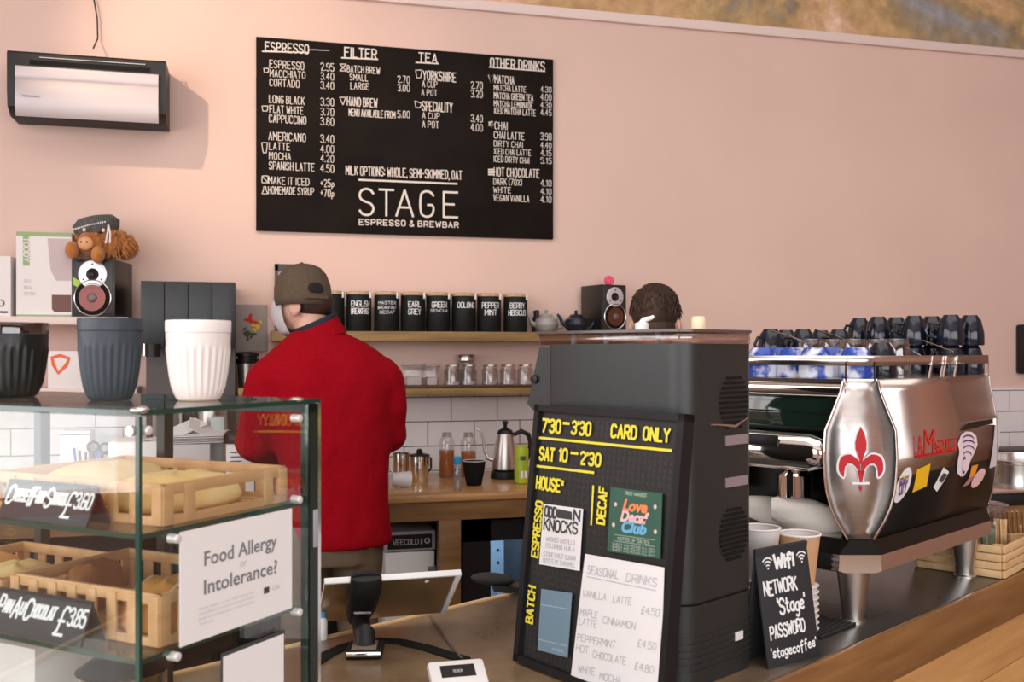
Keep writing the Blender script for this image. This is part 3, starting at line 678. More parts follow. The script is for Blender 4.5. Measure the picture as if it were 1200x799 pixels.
# jars on the lower shelf
def jarset():
    g = 'glass jars on the lower shelf'
    def tub(px, w_, h_, label):
        p = at_y(px, 452, -.11); t = thing('storage_tub', label, 'tub', (p.x, -.11, Z_LOW), 0, 'clear tubs on the lower shelf')
        mb = MB(); mb.loft([[(-w_ * .42, -.04, 0), (w_ * .42, -.04, 0), (w_ * .42, .04, 0), (-w_ * .42, .04, 0)], [(-w_ / 2, -.05, h_), (w_ / 2, -.05, h_), (w_ / 2, .05, h_), (-w_ / 2, .05, h_)]]); mb.build('body', K['jarglass'], t)
        MB().b6(-w_ / 2 - .003, w_ / 2 + .003, -.053, .053, h_, h_ + .006, bev=.002).build('lid', glass('milky_lid', (.7, .68, .68), .15), t)
        MB().b6(-w_ * .38, w_ * .38, -.036, .036, .004, h_ * .45, bev=.006).build('contents', mat('pale_contents', (0.62, 0.55, 0.54), .7), t)
    tub(484, .085, .088, 'clear plastic tub beside the red sleeve on the lower shelf'); tub(505, .06, .085, 'narrower clear plastic tub left of the glass jars')
    proto = None
    js = [(529, 'clear glass jar with bare rim, first of the row of jars'), (548, 'clear glass jar in front of the tall metal-lidded one'), (573, 'clear glass jar right of the metal-lidded one'), (594, 'clear glass jar second from the dark machine'), (614, 'clear glass jar half hidden behind the dark machine')]
    for px, lb in js:
        p = at_y(px, 452, -.1)
        if proto is None:
            proto = t = thing('glass_jar', lb, 'jar', (p.x, -.12, Z_LOW), 0, g)
            MB().lathe([(.03, 0), (.036, .004), (.037, .065), (.03, .078), (.031, .088)], seg=26, cap=False).lathe([(.031, .004), (.033, .01), (.034, .062), (.028, .075)], seg=26, cap=False).build('body', K['jarglass'], t)
            MB().torus((0, 0, .088), .031, .003).build('rim', K['chrome'], t)
            MB().lathe([(.03, .005), (.032, .02)], seg=20).build('contents', mat('sugar', (0.66, 0.62, 0.6), .8), t)
        else: dup(proto, (p.x, -.12, Z_LOW), 0, lb)
    p = at_y(546, 452, -.05)
    t = thing('lidded_jar', 'taller glass jar with a screw-on metal lid behind the row of jars', 'jar', (p.x, -.045, Z_LOW), 0)
    MB().lathe([(.036, 0), (.04, .004), (.04, .1), (.034, .108)], seg=26).build('body', K['jarglass'], t)
    MB().lathe([(.037, .108), (.039, .11), (.039, .132), (.036, .136)], seg=26).build('lid', K['steel'], t)
jarset()
# ================================================================== BACK COUNTER
CY = -0.70
bx_l, bx_r = -1.45, 3.3
o = MB().b6(bx_l, bx_r, CY, -.013, .872, .9, bev=.003).build('worktop', K['wooda']); tag(o, 'oiled wooden worktop running along the tiled wall', 'worktop')
t = thing('under_counter_frame', 'dark stained timber rail and posts under the oiled worktop', 'counter frame', (0, CY, 0))
MB().b6(bx_l, bx_r, .01, .05, .80, .871).build('rail', K['woodframe'], t)
def pxX(px, Y=CY): return at_y(px, 600, Y).x
for a, b in ((pxX(515), pxX(541)), (-1.4, -1.32), (.1, .17), (pxX(640), pxX(662)), (2.2, 2.28)):
    MB().b6(a, b, .012, .06, 0, .80, bev=.002).build('post', K['woodframe'], t)
MB().b6(bx_l, bx_r, .62, .64, 0, .87).build('back_board', K['matblack'], t)
# bar fridge under the worktop
fx0, fx1 = pxX(543), pxX(650)
t = thing('bar_fridge', 'black glass-door fridge under the worktop, lit inside', 'fridge', (fx0, CY + .07, 0)); fw = pxX(638) - fx0
mb = MB(); mb.b6(0, .03, 0, .5, 0.01, .79); mb.b6(fw - .03, fw, 0, .5, .01, .79); mb.b6(0, fw, 0, .5, .76, .79); mb.b6(0, fw, 0, .5, .01, .05); mb.b6(0, fw, .48, .5, .01, .79); mb.build('cabinet', K['black'], t)
mb = MB(); dz0, dz1 = .06, .788
mb.b6(0, .115, -.035, 0, dz0, dz1); mb.b6(fw - .075, fw, -.035, 0, dz0, dz1); mb.b6(0, fw, -.035, 0, dz1 - .08, dz1); mb.b6(0, fw, -.035, 0, dz0, dz0 + .07); d = mb.build('door', K['black'], t)
MB().b6(.07, fw - .07, -.022, -.016, dz0 + .06, dz1 - .07).build('door_glass', glass('fridge_glass', (.55, .62, .68), .12), d)
liner = mat('fridge_liner', (0.42, 0.50, 0.58), .6)
MB().b6(.03, fw - .03, .46, .479, .05, .76).build('liner', liner, t)
mb = MB()
for i in range(6):
    for j in range(6): mb.ball((.13 + i * .045, .458, .35 + j * .055), (.006, .002, .007), 8, 6)
mb.build('liner_holes', K['black'], t)
fl = bpy.data.lights.new('fridge_lamp_light', 'AREA'); fl.size = .25; fl.energy = 5; fl.color = (.75, .88, 1)
fo = bpy.data.objects.new('fridge_lamp_light', fl); COL.objects.link(fo); fo.location = (fx0 + fw / 2, CY + .28, .757)
# white box unit left of the post
p0 = at_d(458, 630, 3.80); p1 = at_d(513, 630, 3.80)
t = thing('ice_machine', 'white and grey box unit with a black name plate under the worktop', 'cool box', (p0.x - .02, CY + .1, 0)); bw = p1.x - p0.x + .02
zt = 1.44 - (629 - 412) / F * 3.72
MB().b6(0, bw, 0, .34, 0, zt - .08, bev=.006).build('body', K['white'], t)
MB().b6(-.002, bw + .002, -.004, .345, zt - .075, zt, bev=.004).build('lid', mat('grey_lid', (0.42, 0.42, 0.44), .45), t)
mb = MB().b6(.01, bw - .012, -.007, -.003, zt - .066, zt - .012); pl = mb.build('name_plate', K['black'], t)
mb = MB(); write(mb, 'VEECOLD II', .03, zt - .05, .02, plane((0, -.0075, 0), (1, 0, 0), (0, 0, 1)), w=.13, width=bw * .58)
mb.torus((bw * .84, zt - .038, 0), .009, .0025, M=plane((0, -.0078, 0), (1, 0, 0), (0, 0, 1)) @ Matrix.Diagonal((1, 1, .2, 1)), s2=6); mb.build('name_lettering', K['paleink'], pl, flat=True)
MB().b6(bw * .86, bw + .004, -.005, .1, .0, zt - .14).build('side_vent', mat('vent_grey', (.2, .2, .21), .5), t)

# ---- things standing on the worktop
def on(px, py, z=.9): return at_z(px, py, z)
# gooseneck kettle
p = on(592, 560); t = thing('gooseneck_kettle', 'brushed steel gooseneck kettle with black lid knob on its black base', 'kettle', p, R(-14))
MB().lathe([(.062, 0), (.064, .006), (.06, .03), (.05, .036)], seg=32).build('power_base', K['black'], t)
MB().lathe([(.052, .037), (.058, .041), (.057, .06), (.05, .11), (.041, .16), (.034, .19)], seg=36).build('body', K['steel'], t)
MB().lathe([(.036, .19), (.03, .204), (.014, .212), (.008, .216), (.008, .228), (.014, .238), (.012, .243), (.002, .245)], seg=28).build('lid', K['black'], t)
MB().tube([(-.045, 0, .075), (-.075, 0, .085), (-.088, 0, .12), (-.095, 0, .17), (-.105, 0, .2), (-.122, 0, .21)], [.011, .008, .006, .0052, .005, .0045]).build('spout', K['steel'], t)
MB().tube([(.036, 0, .185), (.07, 0, .2), (.1, 0, .185), (.108, 0, .15), (.1, 0, .09), (.085, 0, .06)], [.009, .011, .011, .01, .009, .006]).build('handle', K['black'], t)
p = on(611, 566.5); t = thing('drink_can', 'tall lime green drink can in front of the kettle', 'can', p)
MB().lathe([(.024, 0), (.029, .006), (.029, .142), (.024, .15), (.024, .153)], seg=28).build('body', mat('lime_can', (0.50, 0.60, 0.02), .35, c2=(0.30, 0.45, 0.02), scale=14), t)
mb = MB(); mb.b6(-.012, .0, -.0305, -.029, .025, .055); mb.b6(.006, .016, -.0285, -.026, .025, .055); mb.build('label_panel', K['paper'], t)
mb = MB(); write(mb, 'YUZU', -.014, .1, .014, plane((0, -.0305, 0), (1, 0, 0), (0, 0, 1)), w=.2, cx=.5); mb.build('print', K['ink'], t, flat=True)
p = on(555.5, 568.5); t = thing('coffee_cup', 'black handleless cup with a white inside on the oiled worktop', 'cup', p)
MB().lathe([(.028, 0), (.031, .003), (.041, .05), (.047, .098), (.0455, .099)], seg=32, cap=True).build('body', K['matblack'], t)
MB().lathe([(.0462, .0985), (.0445, .1005), (.043, .098), (.03, .03)], seg=32, cap=False).build('inside_glaze', K['white'], t)
p = on(536, 575); t = thing('squeeze_bottle', 'small clear bottle with a bright blue cap before the black cup', 'bottle', p)
MB().lathe([(.015, 0), (.017, .003), (.017, .1), (.012, .108)], seg=22).build('body', glass('pale_bottle', (.8, .82, .86), .14), t)
MB().lathe([(.016, .104), (.0165, .106), (.0165, .13), (.014, .133)], seg=22).build('cap', mat('sky_blue', (0.03, 0.35, 0.62), .4), t)
tea = mat('amber_syrup', (0.40, 0.13, 0.035), .3)
for px, lb, s in ((523.5, 'tall clear bottle of amber syrup behind the blue-capped bottle', 1.0), (549, 'squat clear bottle of amber syrup behind the black cup', .95)):
    p = on(px, 559.5); t = thing('syrup_bottle', lb, 'bottle', p, 0, 'bottles of amber syrup')
    MB().lathe([(.03, 0), (.033, .004), (.033, .155), (.025, .172), (.02, .178)], seg=26, cap=False).build('body', K['jarglass'], t)
    MB().lathe([(.03, .003), (.0315, .006), (.0315, .118 * s), (.001, .118 * s)], seg=26).build('syrup', tea, t)
    MB().lathe([(.021, .176), (.021, .19), (.016, .194)], seg=20).build('cap', glass('cap_plastic', (.8, .75, .75), .2), t)
# steel pitchers
p = on(491.5, 564.5); t = thing('milk_jug', 'steel jug with black knob lid beside the amber bottles', 'jug', p, R(30), 'steel jugs by the red sleeve')
MB().lathe([(.034, 0), (.037, .004), (.040, .09), (.042, .108)], seg=28).build('body', K['chrome'], t)
MB().lathe([(.043, .108), (.042, .114), (.02, .118), (.012, .12), (.013, .13), (.006, .137), (.001, .138)], seg=28).build('lid', K['black'], t)
MB().tube([(.04, 0, .1), (.062, 0, .095), (.062, 0, .05), (.042, 0, .035)], .005).build('handle', K['black'], t)
p = on(470, 563); t = thing('milk_jug', 'open steel jug touching the red sleeve', 'jug', p, R(150), 'steel jugs by the red sleeve')
MB().lathe([(.032, 0), (.035, .004), (.036, .1), (.038, .115), (.036, .115), (.034, .02)], seg=28, cap=False).build('body', K['chrome'], t)
MB().tube([(.036, 0, .1), (.056, 0, .095), (.056, 0, .05), (.038, 0, .035)], .004).build('handle', K['chrome'], t)
p = on(470, 571); t = thing('tipped_cup', 'translucent white plastic cup lying on its side at the worktop edge', 'cup', (p.x, p.y, .9), R(10))
MB().lathe([(.0, .0), (.024, .0), (.034, .07), (.036, .075), (.033, .074), (.023, .006)], seg=26, cap=False, M=Matrix.Translation((-.04, 0, .036)) @ Matrix.Rotation(R(96), 4, 'Y')).build('body', mat('milky_plastic', (0.66, 0.66, 0.70), .3), t)

# ---- clutter at the left end of the worktop, seen through the display case
def ctr(px, Y=-.3): return at_y(px, 540, Y).x
def cbox(name, label, cat, pa, pb, ytop, Y, dep, m, base=.9, rz=0):
    xa, xb = ctr(pa, Y), ctr(pb, Y); zt = at_y((pa + pb) / 2, ytop, Y).z
    t = thing(name, label, cat, ((xa + xb) / 2, Y, base), rz); w2 = (xb - xa) / 2
    MB().b6(-w2, w2, 0, dep, 0, zt - base, bev=.002).build('carton', m, t); return t, w2, zt - base
t, a_, h_ = cbox('paper_carton', 'plain white carton standing behind the pen pot', 'box', 70, 106, 505, -.25, .12, K['white'])
MB().b6(-a_, a_, -.002, .0, h_ * .93, h_ * .95).build('seam', K['greyink'], t)
t = thing('pen_pot', 'wire pot full of pens and black-handled scissors, behind the crate', 'pot', (ctr(103, -.42), -.42, .9))
MB().lathe([(.05, 0), (.055, .12), (.053, .12), (.048, .004)], seg=24, cap=False).build('pot', K['matblack'], t)
cols = [(.02, .05, .5), (.02, .3, .7), (.6, .05, .05), (.02, .02, .02), (.03, .08, .45), (.7, .7, .7), (.02, .02, .02), (.02, .04, .3)]
for k, c in enumerate(cols):
    a = 2 * PI * k / 8; q = (.03 * math.cos(a), .03 * math.sin(a))
    tg = Vector((q[0] * 1.6, q[1] * 1.6, .17 + .012 * (k % 3))); MB().cyl((q[0], q[1], .01), tg, .004, .004, seg=8).build('pen', mat('pen_colour', c, .4), t)
mb = MB(); mb.torus((.02, -.01, .185), .019, .0045, rot=(R(80), 0, .3), s2=8); mb.torus((.06, -.01, .18), .017, .0045, rot=(R(80), .4, -.2), s2=8); mb.tube([(.02, -.01, .17), (.03, 0, .05)], .004); mb.tube([(.055, -.01, .165), (.035, 0, .05)], .004); mb.build('scissors', K['black'], t)
cbox('white_parcel', 'wide white carton right of the pen pot, seen through the case', 'box', 127, 186, 518, -.62, .2, K['white'])
cbox('grey_carton', 'grey-white carton under the crumpled papers', 'box', 188, 246, 521, -.62, .2, mat('grey_card', (.55, .52, .54), .8))
pp = MB(); rn = random.Random(5)
for k in range(5):
    z = .006 * k; q = [(-.14 + rn.uniform(-.02, .02), -.08, z), (.12, -.10 + rn.uniform(-.02, .02), z + .004), (.14, .07, z + .012), (-.10, .08, z + .002)]
    pp.loft([[Vector(v) for v in q], [Vector(v) + Vector((0, 0, .0015)) for v in q]])
pp.box((.05, .0, .045), (.12, .10, .002), rot=(.4, .5, .2)); pp.box((-.02, .02, .05), (.14, .10, .002), rot=(.2, -.35, .5))
zt = at_y(216, 521, -.62).z
tag(pp.build('loose_papers', K['paper'], loc=(ctr(222, -.55), -.52, zt + .001), smooth=False), 'crumpled loose papers heaped on the grey-white carton', 'papers')
t, a_, h_ = cbox('grey_tub', 'pale grey translucent tub behind the loose papers', 'tub', 247, 263, 489, -.48, .09, mat('translucent_grey', (.45, .5, .5), .3))
t, a_, h_ = cbox('label_printer', 'white box printer with small black lines beside the red sleeve', 'printer', 265, 298, 521, -.64, .17, K['white'])
mb = MB()
for k in range(4): mb.b6(-a_ * .7, a_ * (.1 + .2 * (k % 2)), -.002, 0, h_ * (.85 - .08 * k), h_ * (.86 - .08 * k) + .002)
mb.build('print_lines', K['ink'], t)
zt2 = .9 + h_
t = thing('kitchen_scale', 'black rounded scale lying on the white box printer', 'scale', (ctr(282, -.55), -.56, zt2))
MB().lathe([(.055, 0), (.06, .008), (.058, .03), (.045, .045), (.01, .05)], seg=26, M=Matrix.Diagonal((1.1, .9, 1, 1))).build('body', K['black'], t)
MB().box((0, -.045, .03), (.03, .006, .012), rot=(-.5, 0, 0)).build('display', K['greyink'], t)

# ---- right-hand end of the back counter
W1 = at_z(1180, 600, .9)
t = thing('side_counter', 'short timber side counter holding the steel basin, right of the coffee machine', 'counter', (2.42, -1.62, 0))
MB().b6(0, 1.5, 0, .9, .86, .9, bev=.003).build('worktop', K['woodframe'], t)
MB().b6(.03, 1.47, .03, .9, 0, .86).build('cabinet', K['woodframe'], t)
t = thing('steel_basin', 'black-based appliance with a polished steel basin on the side counter', 'appliance', (2.86, -1.28, .9))
MB().b6(-.42, .42, -.2, .2, 0, .045, bev=.008).build('base', K['black'], t)
MB().lathe([(.2, .045), (.2, .125), (.21, .13), (.21, .14), (.19, .14), (.185, .06), (.01, .055)], seg=40, cap=False).build('basin', K['satin'], t)
MB().b6(-.43, .43, -.21, .21, .045, .055, bev=.002).build('rim', K['satin'], t)
p = at_y(1197, 560, -.4)
t = thing('dark_carton', 'dark grey box with faded lettering against the white tiles', 'box', (p.x, -.42, .9)); zt = at_y(1190, 528, -.42).z - .9
MB().b6(-.1, .22, 0, .2, 0, zt, bev=.003).build('carton', mat('charcoal_box', (0.05, 0.05, 0.052), .5), t)
mb = MB(); write(mb, 'ZOAR', -.07, zt - .085, .05, plane((0, -.001, 0), (1, 0, 0), (0, 0, 1)), w=.2, cx=.7); mb.build('lettering', K['greyink'], t, flat=True)
p = at_y(1194.5, 438, -.03); zt = at_y(1194.5, 380, -.03).z
t = thing('wall_screen', 'black rounded panel on the pink wall at the far right edge', 'panel', (p.x, -.001, p.z))
MB().b6(0, .3, -.04, 0, 0, zt - p.z, bev=.012).build('panel', K['black'], t)

# ================================================================== PEOPLE
def hand(mb, wrist, d, side, curl=.8, s=1.0):
    """Palm, four unequal bent fingers and a thumb leaving the side of the palm."""
    d = Vector(d).normalized(); up = Vector((0, 0, 1)); x = d.cross(up).normalized(); n = x.cross(d).normalized()
    def P(a, b, c): return Vector(wrist) + (x * a + d * b + n * c) * s
    rings = []
    for b, hw, hh in ((-.01, .026, .019), (.02, .034, .018), (.055, .041, .016), (.085, .041, .014)):
        rings.append([P(hw * math.cos(k * PI / 5), b, hh * math.sin(k * PI / 5)) for k in range(10)])
    mb.loft(rings)
    for k, ln in enumerate((.066, .076, .070, .054)):
        a = (-.031 + .0205 * k) * side; pts = [P(a, .075, 0)]; ang = .12; b, c = .075, 0
        for sgm in (.42, .32, .26):
            b += math.cos(ang) * ln * sgm; c -= math.sin(ang) * ln * sgm; pts.append(P(a, b, c)); ang += curl * .75
        mb.tube(pts, [.0092, .0088, .008, .0065], seg=8)
    mb.tube([P(-.026 * side, .015, -.004), P(-.047 * side, .04, -.012), P(-.052 * side, .065, -.022), P(-.045 * side, .085, -.03)], [.013, .0115, .0095, .0075], seg=8)
def ell(c, a, b, z, n=28, p=2.4):
    out = []
    for k in range(n):
        t_ = 2 * PI * k / n; ct, st = math.cos(t_), math.sin(t_)
        out.append((c[0] + a * math.copysign(abs(ct) ** (2 / p), ct), c[1] + b * math.copysign(abs(st) ** (2 / p), st), z))
    return out
def remesh(o, v, disp=None, strength=.01, size=.12, sm=6):
    m = o.modifiers.new('remesh', 'REMESH'); m.mode = 'VOXEL'; m.voxel_size = v; m.use_smooth_shade = True
    s = o.modifiers.new('smooth', 'SMOOTH'); s.iterations = sm; s.factor = .5
    if disp:
        tx = bpy.data.textures.get('cloth_folds') or bpy.data.textures.new('cloth_folds', 'CLOUDS'); tx.noise_scale = size; tx.noise_depth = 1
        dm = o.modifiers.new('folds', 'DISPLACE'); dm.texture = tx; dm.strength = strength; dm.mid_level = .5; dm.texture_coords = 'LOCAL'
    return o
def person(name, label, loc, rz, head, yaw, top_m, bot_m, arms, tors, capped):
    t = thing(name, label, 'person', loc, rz)
    HM = Matrix.Translation(head) @ Matrix.Rotation(yaw, 4, 'Z') @ Matrix.Rotation(R(-8), 4, 'X')
    hx, hy, hz = head
    b = MB()
    # head: cranium, face, jaw, nose, ears, neck
    b.ball((0, -.006, .003), (.070, .088, .088) if capped else (.074, .093, .09), 28, 18, M=HM); b.ball((0, .03, -.045), (.062, .064, .062), 24, 16, M=HM); b.ball((0, .045, -.085), (.04, .042, .03), 20, 12, M=HM)
    b.tube([(0, .088, -.005), (0, .104, -.035), (0, .1, -.045)], [.008, .013, .01], seg=10, M=HM)
    b.ball((0, .09, -.068), (.022, .012, .008), 14, 8, M=HM)
    for s_ in (-1, 1):
        b.ball((.032 * s_, .078, .0), (.015, .012, .01), 14, 8, M=HM)
        b.ball((.078 * s_, -.010, -.046), (.012, .021, .033), 14, 10, rot=(0, 0, .35 * -s_), M=HM)
        b.torus((.082 * s_, -.014, -.044), .02, .006, seg=18, s2=6, M=HM, rot=(0, R(90), 0))
    b.tube([HM @ Vector((0, -.022, -.05)), (hx * .75, hy * .55, hz - .12), (hx * .3, hy * .1, hz - .19)], [.056, .056, .07], seg=20)
    b.loft([ell((x * .9, y), a * .86, bb * .84, z) for (x, y, a, bb, z) in tors])
    for sgn, pts in arms:
        b.tube(pts[0:3], [.05, .042, .029], seg=16); b.ball(pts[1], (.043, .043, .043))
        hd = Vector(pts[2]) - Vector(pts[1]); hand(b, pts[2], hd, sgn)
    for s_ in (-1, 1): b.tube([(s_ * .09, 0, .84), (s_ * .1, .02, .48), (s_ * .11, 0, .07)], [.085, .055, .038], seg=18)
    body = b.build('body', K['skin'], t); remesh(body, .0062, sm=3)
    # clothes
    c = MB(); c.loft([ell((x, y), a, bb, z) for (x, y, a, bb, z) in tors], cap=True)
    for sgn, pts in arms:
        s0, e0, w0 = [Vector(q) for q in pts]
        c.ball(s0 + Vector((-.02 * sgn, 0, -.004)), (.088, .088, .075)); c.tube([s0, (s0 + e0) / 2 + Vector((.004 * sgn, -.008, 0)), e0, (e0 + w0) / 2, w0], [.076, .072, .064, .054, .044], seg=20); c.ball(e0, (.066, .066, .066))
    top = c.build('fleece_jacket' if capped else 'dark_sweater', top_m, t); remesh(top, .011, disp=True, strength=.012, size=.16, sm=22)
    g = MB(); zz = .86
    g.loft([ell((0, 0), .165, .115, .93), ell((0, 0), .175, .12, .8), ell((0, 0), .165, .115, .72)])
    for s_ in (-1, 1): g.tube([(s_ * .085, 0, .84), (s_ * .092, 0, .7), (s_ * .1, .02, .48), (s_ * .11, 0, .28), (s_ * .11, -.005, .06)], [.095, .09, .068, .062, .058], seg=20)
    pn = g.build('trousers', bot_m, t); remesh(pn, .011, disp=True, strength=.014, size=.09)
    for s_ in (-1, 1):
        MB().loft([ell((s_ * .11, .045), .045, .13, 0), ell((s_ * .11, .045), .047, .135, .02), ell((s_ * .11, .035), .042, .11, .06), ell((s_ * .11, -.005), .04, .06, .1)]).build('shoe', K['matblack'], t)
    return t, HM
red = mat('red_fleece', (0.29, 0.0022, 0.009), 0.95, var=.10, scale=90, bump=.3, spec=.1)
trs = mat('brown_trousers', (0.13, 0.095, 0.06), 0.9, var=.2, scale=10)
bp = W(-.618, 3.4)
tors = [(.022, 0, .188, .135, .775), (.02, 0, .186, .13, .83), (.015, 0, .184, .128, .95), (.01, .0, .192, .13, 1.1), (-.005, 0, .208, .136, 1.24), (-.012, .0, .222, .135, 1.34), (-.016, .005, .214, .122, 1.40), (-.018, .012, .186, .108, 1.445), (-.022, .018, .145, .094, 1.475), (-.032, .025, .105, .084, 1.497), (-.04, .028, .084, .078, 1.512)]
arms = [(1, [(.180, .0, 1.36), (.215, .03, 1.15), (.12, .30, 1.03)]), (-1, [(-.205, .005, 1.36), (-.245, .07, 1.13), (-.08, .32, 1.02)])]
T1, HM = person('person', 'person in a red fleece and brown cap standing with their back to the camera', (bp.x, bp.y, 0), R(10), (-.085, .055, 1.632), R(46), red, trs, arms, tors, True)
def tilt_ring(cx, cy, a, b_, z, k): return [(x, y, zz + k * (x - cx)) for x, y, zz in ell((cx, cy), a, b_, z)]
MB().loft([tilt_ring(-.036, .026, .094, .088, 1.492, .15), tilt_ring(-.042, .03, .082, .08, 1.515, .3), tilt_ring(-.046, .033, .074, .074, 1.532, .42), tilt_ring(-.046, .033, .066, .068, 1.530, .42), tilt_ring(-.04, .03, .07, .07, 1.50, .2)], cap=False).build('stand_up_collar', red, T1)
MB().loft([tilt_ring(-.046, .033, .0725, .0725, 1.532, .42), tilt_ring(-.048, .034, .0735, .0735, 1.542, .45), tilt_ring(-.05, .035, .068, .069, 1.549, .46), tilt_ring(-.05, .035, .062, .064, 1.545, .46), tilt_ring(-.046, .033, .063, .065, 1.52, .4)], cap=False).build('collar', mat('navy_collar', (0.012, 0.014, 0.03), .85), T1)
capm = mat('brown_cap_canvas', (0.095, 0.066, 0.042), .95, var=.15, scale=120, bump=.3)
cp = MB(); prof = [(1.0, -.035), (1.03, -.01), (1.0, .03), (.9, .062), (.7, .087), (.4, .102), (.12, .108), (.02, .109)]
rings = []
for s_, z in prof:
    rg = []
    for k in range(48):
        a = 2 * PI * k / 48; x, y = .093 * s_ * math.cos(a), .097 * s_ * math.sin(a) - .003; zz = z
        back = max(0, -math.sin(a)); 
        if z < .0: zz = z + (.0 if back < .1 else 0) - .012 * back
        rg.append((x, y, zz))
    rings.append(rg)
CM = Matrix.Translation((-.085, .055, 1.632)) @ Matrix.Rotation(R(14), 4, 'Z') @ Matrix.Rotation(R(-8), 4, 'X')
cp.loft(rings, cap=False, M=CM); cpo = cp.build('cap', capm, T1, smooth=60)
sd = cpo.modifiers.new('thickness', 'SOLIDIFY'); sd.thickness = .0025; sd.offset = 0
MB().ball((0, -.008, .110), (.008, .008, .005), 12, 8, M=CM).build('button', capm, cpo)
br = MB(); rr = []
for k in range(13):
    a = R(22 + 136 * k / 12); x, y = math.cos(a), math.sin(a)
    rr.append([(.080 * x, .098 * y - .006, -.022 - .02 * abs(x)), (.088 * x, .098 * y + .065 * y, -.03 - .03 * abs(x) ** 2), (.088 * x, .098 * y + .065 * y, -.026 - .03 * abs(x) ** 2), (.080 * x, .098 * y - .006, -.018 - .02 * abs(x))])
br.loft(rr, M=CM); br.build('brim', capm, cpo)
MB().ball((0, -.0990, .006), (.030, .0075, .022), 20, 12, M=CM).build('back_opening', mat('dark_hair_gap', (0.012, 0.008, 0.006), .9), cpo)
MB().tube([( .04 * math.cos(R(180 + 180 * k / 10)) * 1.0, -.099 + -.005 * math.sin(PI * k / 10), -.026) for k in range(11)], .006, M=CM).build('strap', capm, cpo)
sm = MB()
for k in range(6):
    a = 2 * PI * k / 6 + .26
    sm.tube([(.0945 * s_ * math.cos(a), .0985 * s_ * math.sin(a) - .003, z + .001) for s_, z in prof[1:]], .0014, seg=5, M=CM)
sm.build('seams', capm, cpo)
hairm = mat('dark_brown_hair', (0.055, 0.026, 0.013), .7, c2=(0.02, 0.010, 0.006), scale=30, stretch=(1, 1, .2), bump=.8)
hb = MB(); hb.ball((0, -.034, -.032), (.0735, .071, .056), 26, 16, M=HM); hb.build('hair', hairm, T1)
mk = MB(); rr = []
for z, wv in ((-.0, .94), (-.02, 1.02), (-.05, 1.05), (-.085, .98), (-.115, .8), (-.13, .6)):
    rr.append([(.074 * wv * math.cos(R(9 + 162 * k / 16)), .028 + .088 * wv * math.sin(R(9 + 162 * k / 16)), z) for k in range(17)])
mk.loft(rr, cap=False, close=False, M=HM); mo = mk.build('face_mask', mat('grey_mask', (0.50, 0.48, 0.50), .8), T1, smooth=60)
sd = mo.modifiers.new('thickness', 'SOLIDIFY'); sd.thickness = .002
# second person, only the hair shows above the dark machine
p = W((771 - 600) / F * 3.35, 3.35)
dark = mat('charcoal_jumper', (0.03, 0.03, 0.035), .9, bump=.3, scale=80)
tors2 = [(0, 0, .19, .125, .78), (0, 0, .18, .12, 1.0), (0, .01, .195, .125, 1.16), (0, .02, .2, .12, 1.28), (0, .03, .17, .1, 1.345), (0, .035, .09, .075, 1.39), (0, .04, .07, .068, 1.42)]
arms2 = [(1, [(.185, .03, 1.28), (.22, .08, 1.05), (.1, .32, 1.0)]), (-1, [(-.185, .03, 1.28), (-.22, .08, 1.05), (-.1, .32, 1.0)])]
T2, HM2 = person('person', 'person with short dark brown hair, only the back of the head above the dark machine', (p.x, p.y, 0), R(-15), (0, .06, 1.565), R(-12), dark, K['matblack'], arms2, tors2, False)
hb = MB(); hb.ball((0, -.012, .012), (.082, .101, .094), 32, 20, M=HM2); rn = random.Random(2)
for k in range(620):
    a = rn.uniform(0, 2 * PI); e = rn.uniform(-.1, 1.45); q = Vector((.081 * math.cos(a) * math.cos(e), -.012 + .1 * math.sin(a) * math.cos(e), .012 + .093 * math.sin(e)))
    if q.y > .06 and q.z < .05: continue
    dn = Vector((q.x, q.y, 0)); dn = dn.normalized() if dn.length > 1e-4 else Vector((0, -1, 0))
    hb.tube([q, q + dn * .0035 + Vector((rn.uniform(-.004, .004), 0, .001)), q + dn * .004 + Vector((rn.uniform(-.008, .008), 0, -.016))], [.004, .0035, .001], seg=4, M=HM2)
hb.ball((0, -.035, -.05), (.07, .062, .05), 20, 12, M=HM2)
hb.build('hair', hairm, T2)
